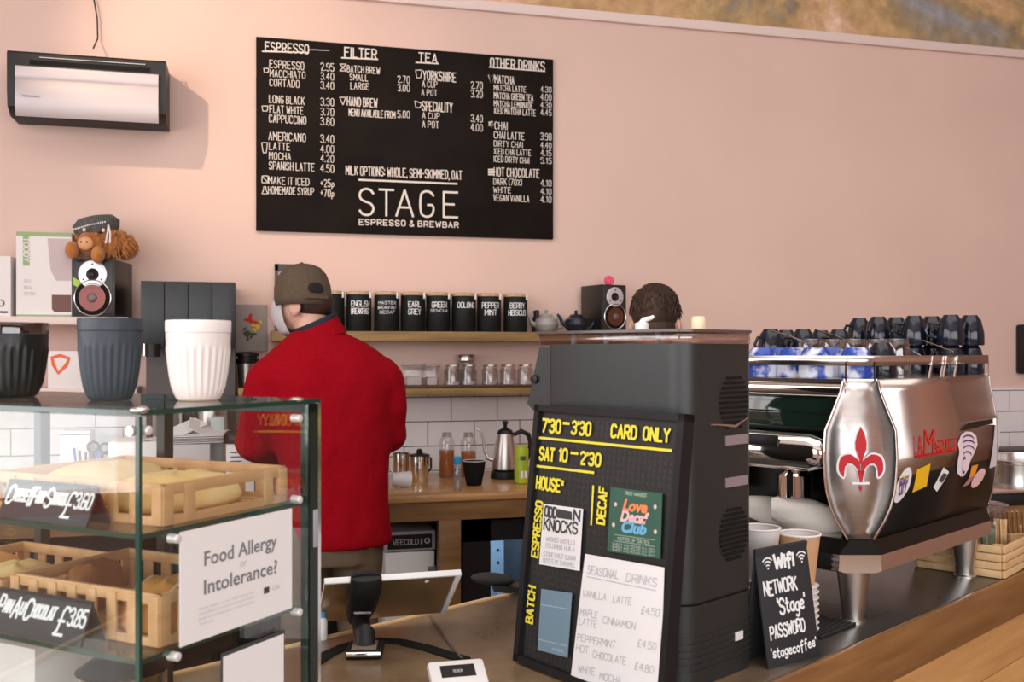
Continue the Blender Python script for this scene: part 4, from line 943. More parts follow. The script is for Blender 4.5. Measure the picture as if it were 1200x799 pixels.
# ================================================================== FRONT COUNTER (runs 30 degrees off the menu wall)
CA = R(30)
FE = W(.4458, 1.641)                      # a point on the customer-side top edge
def CF(u, v, z=.9):                       # counter frame: u along, v towards the barista side
    return Vector((FE.x + u * math.cos(CA) - v * math.sin(CA), FE.y + u * math.sin(CA) + v * math.cos(CA), z))
def inCF(p): d = Vector(p) - FE; return d.x * math.cos(CA) + d.y * math.sin(CA), -d.x * math.sin(CA) + d.y * math.cos(CA)
def ctop():
    m = bpy.data.materials.new('worn_counter_top'); nt, N, L, b = nodes(m)
    tc = N.new('ShaderNodeTexCoord'); sx = N.new('ShaderNodeSeparateXYZ'); L.new(tc.outputs['Object'], sx.inputs[0])
    nz = N.new('ShaderNodeTexNoise'); nz.inputs['Scale'].default_value = 5; nz.inputs['Detail'].default_value = 8; nz.inputs['Roughness'].default_value = .65; L.new(tc.outputs['Object'], nz.inputs[0])
    c1 = N.new('ShaderNodeValToRGB'); L.new(nz.outputs[0], c1.inputs[0]); e = c1.color_ramp.elements; e[0].position = .35; e[0].color = (0.13, 0.085, 0.045, 1); e[1].position = .62; e[1].color = (0.27, 0.19, 0.11, 1)
    c2 = N.new('ShaderNodeValToRGB'); L.new(nz.outputs[0], c2.inputs[0]); e = c2.color_ramp.elements; e[0].position = .35; e[0].color = (0.030, 0.028, 0.026, 1); e[1].position = .7; e[1].color = (0.085, 0.078, 0.07, 1)
    mr = N.new('ShaderNodeMapRange'); mr.inputs[1].default_value = -.1; mr.inputs[2].default_value = .12; L.new(sx.outputs[0], mr.inputs[0])
    mx = N.new('ShaderNodeMix'); mx.data_type = 'RGBA'; L.new(mr.outputs[0], mx.inputs[0]); L.new(c1.outputs[0], mx.inputs[6]); L.new(c2.outputs[0], mx.inputs[7])
    L.new(mx.outputs[2], b.inputs['Base Color']); b.inputs['Roughness'].default_value = .3
    m2 = N.new('ShaderNodeMapRange'); m2.inputs[3].default_value = .2; m2.inputs[4].default_value = .42; L.new(nz.outputs[0], m2.inputs[0]); L.new(m2.outputs[0], b.inputs['Roughness'])
    return m
K['ctop'] = ctop()
K['edgewood'] = wood('counter_edge_wood', (0.34, 0.17, 0.055), (0.20, 0.09, 0.03), rough=.4, coat=.3)
t = thing('service_counter', 'long service counter with worn dark top, wooden edge and timber front', 'counter', (FE.x, FE.y, 0), CA)
MB().b6(-2.2, 1.75, .012, .722, .865, .9, bev=.002).build('counter_top', K['ctop'], t)
MB().b6(-2.2, 1.75, 0, .012, .80, .9, bev=.002).build('front_edge', K['edgewood'], t)
MB().b6(-2.2, 1.75, .722, .734, .84, .9035, bev=.002).build('back_lip', K['palepine'], t)
MB().b6(-2.2, 1.75, .012, .70, .80, .865).build('sub_frame', K['woodframe'], t)
mb = MB(); pm = wood('rough_front_timber', (0.80, 0.46, 0.18), (0.58, 0.30, 0.10), rough=.6, scale=2.2)
for k in range(6): mb.b6(-2.2, 1.75, .035, .06, .133 * k + .001, .133 * (k + 1) - .001, bev=.002)
mb.build('front_boards', pm, t)
MB().b6(-2.2, 1.75, .66, .68, 0, .80).build('back_boards', K['woodframe'], t)

# ================================================================== ESPRESSO MACHINE
N0 = W(.683, 1.994)
EM = thing('espresso_machine', 'large polished steel espresso machine with red fleur-de-lis end pillar', 'espresso machine', (N0.x, N0.y, .9), CA)
K['panelsteel'] = mat('warm_polished_steel', (0.66, 0.56, 0.52), 0.24, 1.0)
LX, LY = .568, .50                        # leg spacings
for (x, y) in ((0, 0), (LX, 0), (0, LY), (LX, LY)):
    MB().lathe([(.026, 0), (.026, .004), (.021, .007), (.021, .012), (.023, .03), (.033, .112)], seg=28, c=(x, y, 0)).build('foot', K['steel'], EM)
def oct_(o, k, z):
    """Machine outline at height z: box pushed out by o, its corners cut k off."""
    c = 2 * o - k
    x0, x1, y0, y1 = -o, LX + o, -o, LY + o
    return [(x0 + c, y0, z), (x1 - c, y0, z), (x1, y0 + c, z), (x1, y1 - c, z), (x1 - c, y1, z), (x0 + c, y1, z), (x0, y1 - c, z), (x0, y0 + c, z)]
KK = .060
prof = [(.172, .048), (.186, .054), (.21, .0640), (.235, .0715), (.265, .0772), (.293, .0792), (.33, .0808), (.385, .0792), (.43, .0665), (.46, .0583), (.483, .0545)]
rings = [oct_(o, KK, z) for z, o in prof]
def side(i, j0, j1, name, m, push=0.0, par=EM, smooth=60, rng=None):
    mb = MB(); rg = rng or rings[j0:j1 + 1]
    mb.loft([[r[i], r[(i + 1) % 8]] for r in rg], cap=False, close=False); o = mb.build(name, m, par, smooth=smooth)
    sd = o.modifiers.new('thickness', 'SOLIDIFY'); sd.thickness = .003; sd.offset = -1; return o
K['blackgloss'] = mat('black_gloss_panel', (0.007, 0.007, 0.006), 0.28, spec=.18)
side(0, 5, 10, 'back_panel', K['panelsteel']); side(0, 0, 5, 'lower_back_reflection', K['blackgloss'])  # lower band coloured near-black to stand for a dark reflection in the steel
side(2, 0, 10, 'end_panel', K['panelsteel']); side(4, 0, 10, 'front_panel', K['steel'])
for i, nm in ((7, 'corner_pillar'), (1, 'corner_pillar'), (3, 'corner_pillar'), (5, 'corner_pillar')):
    pil = side(i, 0, 10, nm, mat('pillar_steel', (0.70, 0.68, 0.67), .3, 1.0, var=.05, scale=3, stretch=(1, 1, 40)) if i == 7 else K['steel'])
    mb = MB(); off = Vector((-1, -1, 0)).normalized() * .002 if i == 7 else Vector()
    mb.tube([Vector(r[i]) + off for r in rings], .0022, seg=8); mb.tube([Vector(r[(i + 1) % 8]) + off for r in rings], .0022, seg=8)
    mb.build('edge_piping', K['chrome'], pil)
    if i == 7: PIL = pil
# fleur-de-lis on the near pillar
c0 = (Vector(rings[5][7]) + Vector(rings[5][0])) / 2
FP = plane(Vector((-.03, -.03, 0)) + Vector((-1, -1, 0)).normalized() * .0012, (1, -1, 0), (0, 0, 1))
def fleur(mb, g, h0, h1):
    def seg2(pts): mb.prism(pts, h0, h1, M=FP)
    Z = lambda y: .900 - .9 + 1.44 - (y - 412) / F * 1.955 - .9
    s = 1.955 / F
    def mir(pts): return [(-x, y) for x, y in pts][::-1]
    petal = [(0, Z(500) + g), (4.2 * s + g * .6, Z(508)), (6.6 * s + g, Z(518)), (6.2 * s + g, Z(526)), (3 * s + g, Z(534)), (1.2 * s + g * .6, Z(543)), (0, Z(543) - g * 0)]
    seg2(petal + [(-x, y) for x, y in petal[1:-1]][::-1])
    def wing(sn):
        outer = [(1.0, 541), (6, 535.5), (12, 532), (18, 532), (23, 535), (26, 541), (26, 550), (23.5, 556), (20, 558.5)]
        inner = [(19.5, 552), (18.5, 546), (15, 542.5), (10, 543), (5, 547), (2.5, 553), (1.0, 556)]
        if g > 0:
            outer = [(1, 540), (6, 534), (12, 530), (19, 530), (25, 533.5), (28.5, 541), (28.3, 551), (25, 558.5), (19.5, 561)]
            inner = [(17, 556), (17.3, 548), (14.5, 544.6), (10, 545), (6, 549), (4, 556), (1, 559)]
        n = len(outer)
        m_ = len(inner)
        A = [(sn * x * s, Z(y)) for x, y in outer]; B = [(sn * x * s, Z(y)) for x, y in inner]
        # strip between the outer and the inner curve
        def at(L_, t_): q = t_ * (len(L_) - 1); i = min(int(q), len(L_) - 2); f = q - i; return (L_[i][0] * (1 - f) + L_[i + 1][0] * f, L_[i][1] * (1 - f) + L_[i + 1][1] * f)
        Br = B[::-1]
        for k in range(12):
            a, b, c, d = at(A, k / 12), at(A, (k + 1) / 12), at(Br, (k + 1) / 12), at(Br, k / 12)
            for hh in (h1,):
                mb.quad((*a, hh), (*b, hh), (*c, hh), (*d, hh), M=FP)
    wing(1); wing(-1)
    seg2([(-4 * s - g, Z(551)), (4 * s + g, Z(551)), (1.5 * s + g, Z(564)), (-1.5 * s - g, Z(564))])
    seg2([(-9 * s - g, Z(564.5)), (9 * s + g, Z(564.5)), (9 * s + g, Z(567)), (-9 * s - g, Z(567))] if g > 0 else [(-2 * s, Z(569)), (2 * s, Z(569)), (0, Z(577))])
bow = .0
mb = MB(); fleur(mb, .0018, .0, .0020); mb.build('fleur_border', K['paper'], PIL, flat=True)
mb = MB(); fleur(mb, 0, .0021, .0030); mb.build('fleur_emblem', K['red'], PIL, flat=True)
# drip tray / base
def ringbox(o, k, z): return oct_(o, k, z)
mb = MB(); mb.loft([oct_(.052, .060, .106), oct_(.060, .060, .110), oct_(.0585, .060, .138)]); mb.build('base_tray', K['chrome'], EM)
MB().loft([oct_(.0583, .060, .138), oct_(.0565, .060, .150), oct_(.047, .060, .164), oct_(.046, .060, .1705)]).build('black_tray_top', K['blackgloss'], EM)
MB().loft([oct_(.0600, .0602, .138), oct_(.0595, .0602, .1415)]).build('tray_lip', K['chrome'], EM)
MB().b6(.05, LX + .02, -.03, LY + .03, .10, .48).build('inner_body', K['blackgloss'], EM)
# left (working) end: chrome top roll, dark glass band, hood, back splash, tray grille
mb = MB(); mb.tube([(-.035, -.01, .465), (-.035, LY + .03, .465)], .0175, seg=18); mb.b6(-.035, .06, -.0, LY, .448, .483); mb.build('top_roll', K['chrome'], EM)
MB().b6(-.03, .05, .0, LY + .01, .385, .449, bev=.003).build('dark_glass_band', mat('green_black_glass', (0.010, 0.026, 0.018), .08, coat=1), EM)
MB().b6(-.032, -.029, .0, LY, .415, .418).build('band_line', K['matblack'], EM)
hd = MB(); pr2 = []
for k in range(13): a = R(-90 + 180 * k / 12); pr2.append((-.034 - .032 * math.cos(a), .335 + .040 * math.sin(a)))
hd.loft([[(x * (1 - e * .5) + .0, y0, .335 + (z - .335) * (1 - e)) for x, z in pr2] + [(.04, y0, .375 - .04 * e), (.04, y0, .295 + .04 * e)] for y0, e in ((.03, .55), (.045, .2), (.07, 0), (LY, 0))])
ho = hd.build('group_hood', K['chrome'], EM, smooth=50)
MB().b6(-.068, -.062, .13, .22, .346, .368, bev=.002).build('hood_window', K['black'], ho)
for y in (.12, .3, .44): MB().lathe([(.036, 0), (.036, .045), (.026, .05), (.02, .06)], seg=26, M=Matrix.Translation((-.015, y, .24))).build('group_head', K['chrome'], EM)
MB().b6(-.045, LX * .2, 0, LY, .160, .172, bev=.002).build('drip_grille', K['satin'], EM)
# cup rail
rail = MB(); zr0, zr1 = .512, .532; rl = [oct_(.052, KK, z) for z in (zr0, zr1)]
rail.loft(rl, cap=False); ro = rail.build('cup_rail', K['satin'], EM, smooth=20); sd = ro.modifiers.new('thickness', 'SOLIDIFY'); sd.thickness = .0025
mb = MB(); o8 = oct_(.050, KK, .483); o9 = oct_(.050, KK, .52)
for a, b in zip(o8, o9): mb.tube([a, b], .0022, seg=6)
for f in (.42, .55, ): x = LX * f; mb.tube([(x, -.052, .483), (x + .02, -.052, .53)], .0025, seg=6); mb.tube([(x + .06, -.052, .483), (x + .08, -.052, .53)], .0025, seg=6)
mb.build('rail_posts', K['chrome'], EM)
MB().loft([oct_(.05, KK, .479), oct_(.0535, KK, .486)]).build('cup_tray', K['satin'], EM)
# logo script and stickers on the customer side
def BPt(px, py):     # point on the machine's back face for a photo pixel, in machine coordinates
    n = Vector((math.sin(CA), -math.cos(CA), 0)); q0 = Vector((N0.x, N0.y, .9)) + n * .081; d = ray(px, py); tt = (q0 - CAM).dot(n) / d.dot(n); p = CAM + d * tt - Vector((N0.x, N0.y, .9))
    return p.x * math.cos(CA) + p.y * math.sin(CA), p.z
def yo(z):
    for (z0, o0), (z1, o1) in zip(prof[:-1], prof[1:]):
        if z0 <= z <= z1: return o0 + (o1 - o0) * (z - z0) / (z1 - z0)
    return .0545
def drape(mb, off=.0015):
    for v in mb.bm.verts:
        x, y, z = v.co; v.co = Vector((x, -yo(y) - off - z, y))      # flat drawing (x, height, z) laid onto the curved face
def flatpoly(mb, pts, z=0.0):
    mb.bm.faces.new([mb.bm.verts.new((x, y, z)) for x, y in pts])
def stick(name, pts_px, m, par=EM, off=.0012, sub=True):
    mb = MB(); pts = [BPt(*p) for p in pts_px]; cx = sum(p[0] for p in pts) / len(pts); cy = sum(p[1] for p in pts) / len(pts)
    c = mb.bm.verts.new((cx, cy, 0)); vs = [mb.bm.verts.new((x, y, 0)) for x, y in pts]
    for a, b in zip(vs, vs[1:] + vs[:1]): mb.bm.faces.new((c, a, b))
    bmesh.ops.subdivide_edges(mb.bm, edges=mb.bm.edges, cuts=3, use_grid_fill=True)
    drape(mb, off); return mb.build(name, m, par, flat=True)
def wr(mb, s, pa, pb, hpx, w=.2, slant=0.0):
    a = BPt(*pa); b = BPt(*pb); tp = BPt(pa[0], pa[1] - hpx); h = tp[1] - a[1]; sl = (b[1] - a[1]) / (b[0] - a[0])
    m2 = MB(); write(m2, s, 0, 0, h, Matrix.Identity(4), w=w, width=b[0] - a[0], slant=slant, gap=.8)
    for f in m2.bm.faces:
        vs = [mb.bm.verts.new((a[0] + v.co.x, a[1] + v.co.y + v.co.x * sl, 0)) for v in f.verts]; mb.bm.faces.new(vs)
    m2.bm.free()
mb = MB(); wr(mb, 'LA', (1071, 532), (1080, 531.5), 20, w=.11); wr(mb, 'M', (1083, 531), (1093, 530), 26, w=.12, slant=.12); wr(mb, 'ARZOCCO', (1095, 530), (1120, 525), 12, w=.14, slant=.1); drape(mb, .003); mb.build('red_script', mat('script_red', (.72, .012, .012), .4), EM, flat=True)
stick('script_underline', [(1071, 536.5), (1119, 529), (1119, 526.5), (1071, 534)], K['red'], off=.002)
def ov(cx, cy, rx, ry, tilt, n=18): return [(cx + rx * math.cos(a) * math.cos(tilt) - ry * math.sin(a) * math.sin(tilt), cy + rx * math.cos(a) * math.sin(tilt) + ry * math.sin(a) * math.cos(tilt)) for a in [2 * PI * k / n for k in range(n)]]
s1 = stick('oval_sticker', ov(1059.5, 568.5, 7.5, 22, .28), K['paper'])
mb = MB(); wr(mb, 'CITY', (1055, 580), (1063, 577), 12, w=.22); wr(mb, 'ROAST', (1055, 568), (1065, 565), 7, w=.22); drape(mb, .0022); mb.build('sticker_print', mat('violet_ink', (.25, .12, .3), .7), s1, flat=True)
stick('sticker_bar', [(1057, 558), (1065, 556), (1064, 560), (1057, 562)], K['yellow'], s1, .002)
stick('yellow_sticker', [(1075, 550), (1090.5, 543), (1087.5, 570), (1071.5, 577.5)], mat('amber_sticker', (0.85, 0.50, 0.01), .5))
s1 = stick('slanted_sticker', [(1106, 547.5), (1113, 553), (1101.5, 576.5), (1096, 571)], K['paper'])
stick('sticker_print', [(1106, 554), (1111, 556), (1105, 566), (1101, 563)], K['ink'], s1, .002)
s1 = stick('figure_sticker', [(1126, 510), (1132, 505.5), (1139, 506), (1144, 511), (1145, 521), (1141, 532), (1137, 541), (1135.5, 550), (1131, 558), (1127, 558.5), (1122.5, 554), (1122.5, 540), (1124, 530), (1122, 520)], mat('white_pink_sticker', (0.78, 0.68, 0.74), .6))
mb = MB()
def arcs(cx, cy, rx, ry, a0, a1, th=.9):
    pts = [(cx + rx * math.cos(R(a0 + (a1 - a0) * k / 8)), cy - ry * math.sin(R(a0 + (a1 - a0) * k / 8))) for k in range(9)]
    for (ax, ay), (bx, by) in zip(pts[:-1], pts[1:]):
        q = [BPt(ax, ay - th), BPt(bx, by - th), BPt(bx, by + th), BPt(ax, ay + th)]; flatpoly(mb, q)
arcs(1134, 516, 7, 6, 20, 150); arcs(1134, 522, 8, 6, 20, 150); arcs(1134, 528, 7, 6, 10, 160); arcs(1133, 534, 5, 5, 0, 180); arcs(1130, 545, 2.2, 9, 60, 300, 1.6)
drape(mb, .0022); mb.build('sticker_print', mat('plum_ink', (.10, .02, .10), .7), s1, flat=True)
stick('orange_sticker', [(1139.5, 546), (1147, 544), (1144, 557), (1137.5, 560)], mat('orange_sticker', (0.80, 0.30, 0.02), .5)); stick('mauve_sticker', [(1137.5, 560), (1144, 557), (1139, 568), (1132, 571)], mat('mauve_sticker', (0.42, 0.2, 0.22), .5))
stick('pink_oval_sticker', ov(1149, 560.5, 5.6, 12.5, .42), mat('pale_pink_sticker', (0.80, 0.52, 0.50), .5))
stick('edge_strip_sticker', [(1166, 498), (1172.5, 497), (1168.5, 546), (1160.5, 549)], mat('pale_strip', (0.62, 0.58, 0.62), .4))
stick('dark_vent_slot', [(1125, 505), (1136, 495), (1164, 490.5), (1164, 496), (1140, 502)], K['blackgloss'])

# cups, beakers and tumblers on top of the machine
ZT = .9 + .4865
def EW(x, y, z=ZT): return Vector((N0.x + x * math.cos(CA) - y * math.sin(CA), N0.y + x * math.sin(CA) + y * math.cos(CA), z))
def inEM(p): d = Vector(p) - Vector((N0.x, N0.y, 0)); return d.x * math.cos(CA) + d.y * math.sin(CA), -d.x * math.sin(CA) + d.y * math.cos(CA)
def pxd(px, d): r = (px - 600) / F * d; return W(r, d)
def navy_cup(loc, rz, label, group='upside-down navy cups on the coffee machine'):
    t = thing('navy_cup', label, 'cup', loc, rz, group)
    MB().lathe([(.030, 0), (.0315, .003), (.031, .03), (.024, .06), (.018, .068), (.016, .072), (.002, .070)], seg=26).build('body', K['navy'], t)
    MB().tube([(.028, 0, .018), (.05, 0, .022), (.054, 0, .036), (.044, 0, .052), (.026, 0, .052)], .0036, seg=8).build('handle', K['navy'], t)
    return t
first = None; cnt = 0
words1 = ['lower', 'upper']
def d_at(px, x): k = (px - 600) / F; return (x + .712 * .683 + .702 * 1.994) / (.712 * k + .702)
stackpx = [(px, d_at(px, x)) for px, x in ((1007, .575), (1029, .505), (1050, .575), (1071, .505), (1092, .575), (1114, .505), (1137, .568))]
where = ['leftmost tall stack', 'second tall stack from the left', 'third tall stack from the left', 'middle tall stack', 'stack behind the rail gap', 'second stack from the wall end', 'stack nearest the wall end']
for i, (px, d) in enumerate(stackpx):
    p = pxd(px, d)
    for k in range(2):
        loc = (p.x, p.y, ZT + k * .0685); rz = random.uniform(2.4, 4.4); lb = '%s navy cup of the %s on the coffee machine' % (words1[k], where[i])
        if first is None: first = navy_cup(loc, rz, lb)
        else: dup(first, loc, rz, lb)
for i, (px, d, lb) in enumerate(((903, 2.36, 'single navy cup with its handle out, above the dark machine'), (921, 2.46, 'second navy cup behind the blue marbled cups'), (941, 2.38, 'third navy cup behind the blue marbled cups'), (962, 2.50, 'fourth navy cup behind the glass tumblers'), (983, 2.41, 'navy cup just before the tall stacks'))):
    p = pxd(px, d); dup(first, (p.x, p.y, ZT + .035), [R(200), 3.3, 2.9, 3.6, 3.1][i], lb)
    p2 = pxd(px + 1, d)
mb = MB(); 
a_, b_ = pxd(898, 2.385), pxd(984, 2.475)
t = thing('cup_riser', 'low steel riser under the single row of navy cups', 'riser', (0, 0, ZT))
d_ = (b_ - a_).normalized(); n_ = Vector((-d_.y, d_.x, 0))
mb.loft([[a_ + n_ * s_ * .078 + Vector((0, 0, z)) - d_ * .03 if e else b_ + n_ * s_ * .078 + Vector((0, 0, z)) + d_ * .03 for s_, e in ((-1, 1), (-1, 0), (1, 0), (1, 1))] for z in (.0325, .0345)])
mb.build('plate', K['satin'], t)
for q in (a_, b_): MB().cyl(q + Vector((0, 0, 0)), q + Vector((0, 0, .033)), .006).build('leg', K['satin'], t)
# wire rack leaning over the cups
rk = MB()
for (ax, ay, ad), (bx_, by_, bd) in (((988, 393, 2.5), (1048, 416, 2.22)), ((1040, 386, 2.5), (1117, 412, 2.28)), ((1043, 398, 2.45), (1085, 420, 2.2)), ((905, 388, 2.3), (945, 402, 2.1)), ((955, 386, 2.32), (1002, 404, 2.12))):
    rk.tube([at_d(ax, ay, ad), at_d((ax + bx_) / 2, (ay + by_) / 2 - 1.5, (ad + bd) / 2), at_d(bx_, by_, bd)], .0016, seg=6)
tag(rk.build('cup_spoons', K['chrome']), 'thin steel long spoons lying across the cups on the coffee machine', 'spoons', kind=None)
mar = mat('blue_marbled_glaze', (0.70, 0.74, 0.86), .25, c2=(0.012, 0.06, 0.38), scale=24, coat=.3)
mar.node_tree.nodes['Color Ramp'].color_ramp.elements[0].position = .44; mar.node_tree.nodes['Color Ramp'].color_ramp.elements[1].position = .56
K['marble'] = mar
mfirst = None
for i, (px, d, lb) in enumerate(((893, 2.16, 'blue marbled cup beside the dark machine'), (913, 2.23, 'blue and white marbled cup behind the rail, second from the dark machine'), (930, 2.13, 'blue marbled cup in the middle behind the rail'), (956, 2.06, 'blue marbled cup third along the rail'), (974, 2.17, 'blue marbled cup set back behind the rail corner'), (1003, 2.06, 'blue marbled cup above the red fleur-de-lis pillar'))):
    p = pxd(px, d)
    if mfirst is None:
        mfirst = thing('marbled_cup', lb, 'cup', (p.x, p.y, ZT), 0, 'blue marbled cups on the coffee machine')
        MB().lathe([(.034, 0), (.0355, .003), (.034, .03), (.027, .055), (.021, .062), (.001, .063)], seg=28).build('body', mar, mfirst)
    else:
        c_ = dup(mfirst, (p.x, p.y, ZT), random.uniform(0, 6), lb)
tfirst = None
for i, (px, d, lb) in enumerate(((950, 2.24, 'clear tumbler left end of the tumbler row'), (975, 2.30, 'clear tumbler second along the tumbler row'), (1000, 2.24, 'clear tumbler third along, above the steel pillar'), (1026, 2.31, 'clear tumbler fourth along the tumbler row'), (1050, 2.22, 'clear tumbler at the wall end of the tumbler row'))):
    p = pxd(px, d)
    if tfirst is None:
        tfirst = thing('glass_tumbler', lb, 'glass', (p.x, p.y, ZT), 0, 'upside-down tumblers on the coffee machine')
        MB().lathe([(.033, 0), (.034, .002), (.028, .078), (.026, .082), (.001, .082)], seg=24, cap=False, flute=lambda a, z: 1 + (.025 * math.cos(12 * a) if z > .01 else 0)).build('body', K['tumbler'], tfirst)
        MB().lathe([(.0, .068), (.024, .070), (.026, .078), (.001, .079)], seg=24).build('thick_base', glass('thick_glass', (.8, .8, .82), .25), tfirst)
    else: dup(tfirst, (p.x, p.y, ZT), 0, lb)
p = pxd(1033, 2.10); dup(first, (p.x, p.y, ZT), 3.4, 'navy cup by itself behind the rail, right of the pillar')

# white cloths draped on the working end
def cloth(px, d, z, label, rz, ln=.13, r=.028):
    p = pxd(px, d); t = thing('bar_cloth', label, 'cloth', (p.x, p.y, z), rz, 'rolled white bar cloths')
    mb = MB(); rings_ = []
    for k in range(14):
        f = k / 13; x = -ln / 2 + ln * f; rr = r * (0.35 + .65 * math.sin(PI * (.12 + .8 * f)) ** .6); rings_.append([(x, rr * (1 + .12 * math.sin(3 * a + 5 * f)) * math.cos(a), r * 1.05 + rr * (1 + .10 * math.sin(4 * a + 6 * f)) * math.sin(a) - .02 * f) for a in [2 * PI * j / 22 for j in range(22)]])
    mb.loft(rings_); mb.build('roll', K['clothm'], t)
    return t
K['clothm'] = mat('white_cotton', (0.66, 0.63, 0.58), .9, bump=.4, scale=50)
zc = .9 + .172
cloth(890, 2.24, zc, 'rolled white cloth by the dark machine', R(-35)); cloth(913, 2.14, zc + .004, 'rolled white cloth in the middle of the drip tray', R(-35), ln=.15); cloth(946, 2.05, zc + .006, 'thick rolled white cloth next to the steel pillar', R(-35), ln=.14, r=.033)

# ================================================================== DARK TALL MACHINE (bean grinder)
G0 = W(.275, 1.575)
DM = thing('coffee_grinder', 'tall charcoal grinder tower with round side vents and clear top rim', 'grinder', (G0.x, G0.y, .9), CA)
# local x = along the counter (depth .19), local y = towards the barista side (the wide face looks along -x)
def rrect(x0, x1, y0, y1, r, z, n=6, rs=None):
    rs = rs or (r, r, r, r); out = []
    for (cx, cy, a0, rr) in ((x0, y0, 180, rs[0]), (x1, y0, 270, rs[1]), (x1, y1, 0, rs[2]), (x0, y1, 90, rs[3])):
        ox = cx + (rr if cx == x0 else -rr); oy = cy + (rr if cy == y0 else -rr)
        for k in range(n + 1): a = R(a0 + 90 * k / n); out.append((ox + rr * math.cos(a), oy + rr * math.sin(a), z))
    return out
DX, DY = .205, .30
rs = (.038, .03, .01, .01)
MB().loft([rrect(0, DX, 0, DY, 0, z, rs=rs) for z in (0.0, .132)]).build('base', K['tower'], DM)
MB().loft([rrect(.003, DX - .003, .003, DY, 0, z, rs=rs) for z in (.130, .138)]).build('seam', K['matblack'], DM)
MB().loft([rrect(0, DX, 0, DY, 0, z, rs=rs) for z in (.136, .553)]).build('body', K['tower'], DM)
mb = MB()
for k in range(6): mb.loft([rrect(-.0015, DX + .001, -.0015, DY, 0, z, rs=rs) for z in (.022 + .011 * k, .027 + .011 * k)])
mb.build('base_ribs', K['tower'], DM)
# head reaching left over the board
pf = [(.06, .548), (.325, .548), (.352, .455), (.357, .445), (.30, .405), (.06, .40)]
MB().loft([[(x, y, z) for y, z in pf] for x in (.004, .012, DX - .01)]).build('head', K['tower'], DM, smooth=20)
mb = MB(); mb.lathe([(.008, 0), (.008, .004), (.004, .005)], seg=16, M=Matrix.Translation((.003, .335, .49)) @ Matrix.Rotation(R(-90), 4, 'Y')); mb.build('lock_knob', K['black'], DM)
mb = MB(); mb.loft([rrect(.0, DX, -.002, .335, 0, z, rs=(.04, .03, .015, .015)) for z in (.553, .572)], cap=False); hp = mb.build('clear_rim', K['plexi'], DM); sd = hp.modifiers.new('thickness', 'SOLIDIFY'); sd.thickness = .003
MB().loft([rrect(-.002, DX + .002, -.004, .337, 0, z, rs=(.041, .031, .015, .015)) for z in (.572, .5765)]).build('lid', mat('smoky_lid', (0.10, 0.075, 0.07), .2), DM)
for yy in (.07, .18, .255): MB().cyl((.02, yy, .553), (.02, yy, .572), .005).build('rim_post', K['paleink'], DM)
# vents on the customer side
MV = plane((DX * .66, -.0008, 0), (1, 0, 0), (0, 0, 1))
for zc_, nm in ((.455, 'round_vent'), (.235, 'round_vent')):
    mb = MB()
    for k in range(-5, 6):
        hw = math.sqrt(max(0, 1 - (k / 5.8) ** 2)) * .042; mb.box((DX * .66, -.001, zc_ + k * .0082), (hw * 2, .003, .0045))
    mb.build(nm, K['matblack'], DM)
for zc_ in (.392, .322): MB().box((DX * .70, -.0008, zc_ - .0), (.066, .002, .016)).build('grey_strip', mat('mauve_grey', (.28, .22, .24), .4), DM)
mb = MB(); mb.tube([(.07, -.001, .421), (.10, -.003, .419), (.13, -.006, .415), (.15, -.004, .421), (.176, -.001, .427)], [.0015, .002, .0035, .002, .0015]); mb.build('chrome_trim', K['chrome'], DM)
MB().box((DX * .72, -.003, .062), (.022, .002, .014)).build('badge', K['white'], DM)
# items on its lid
zl = .9 + .5768
p = pxd(752, 1.72); tag(MB().lathe([(.012, 0), (.012, .012), (.008, .014)], seg=16).tube([(0, 0, .012), (.004, 0, .018), (.016, 0, .021), (.022, 0, .024)], [.006, .005, .004, .003]).build('lid_knob', K['white'], loc=(p.x, p.y, zl), rz=CA * 0), 'small white knob with a curved lever on the grinder lid', 'knob')
p = pxd(818.5, 1.72); tag(MB().lathe([(.013, 0), (.0135, .002), (.0115, .022), (.010, .024)], seg=20).build('candle_stub', mat('cream_wax', (0.80, 0.66, 0.46), .6), loc=(p.x, p.y, zl)), 'small cream coloured cylinder standing on the grinder lid', 'candle')

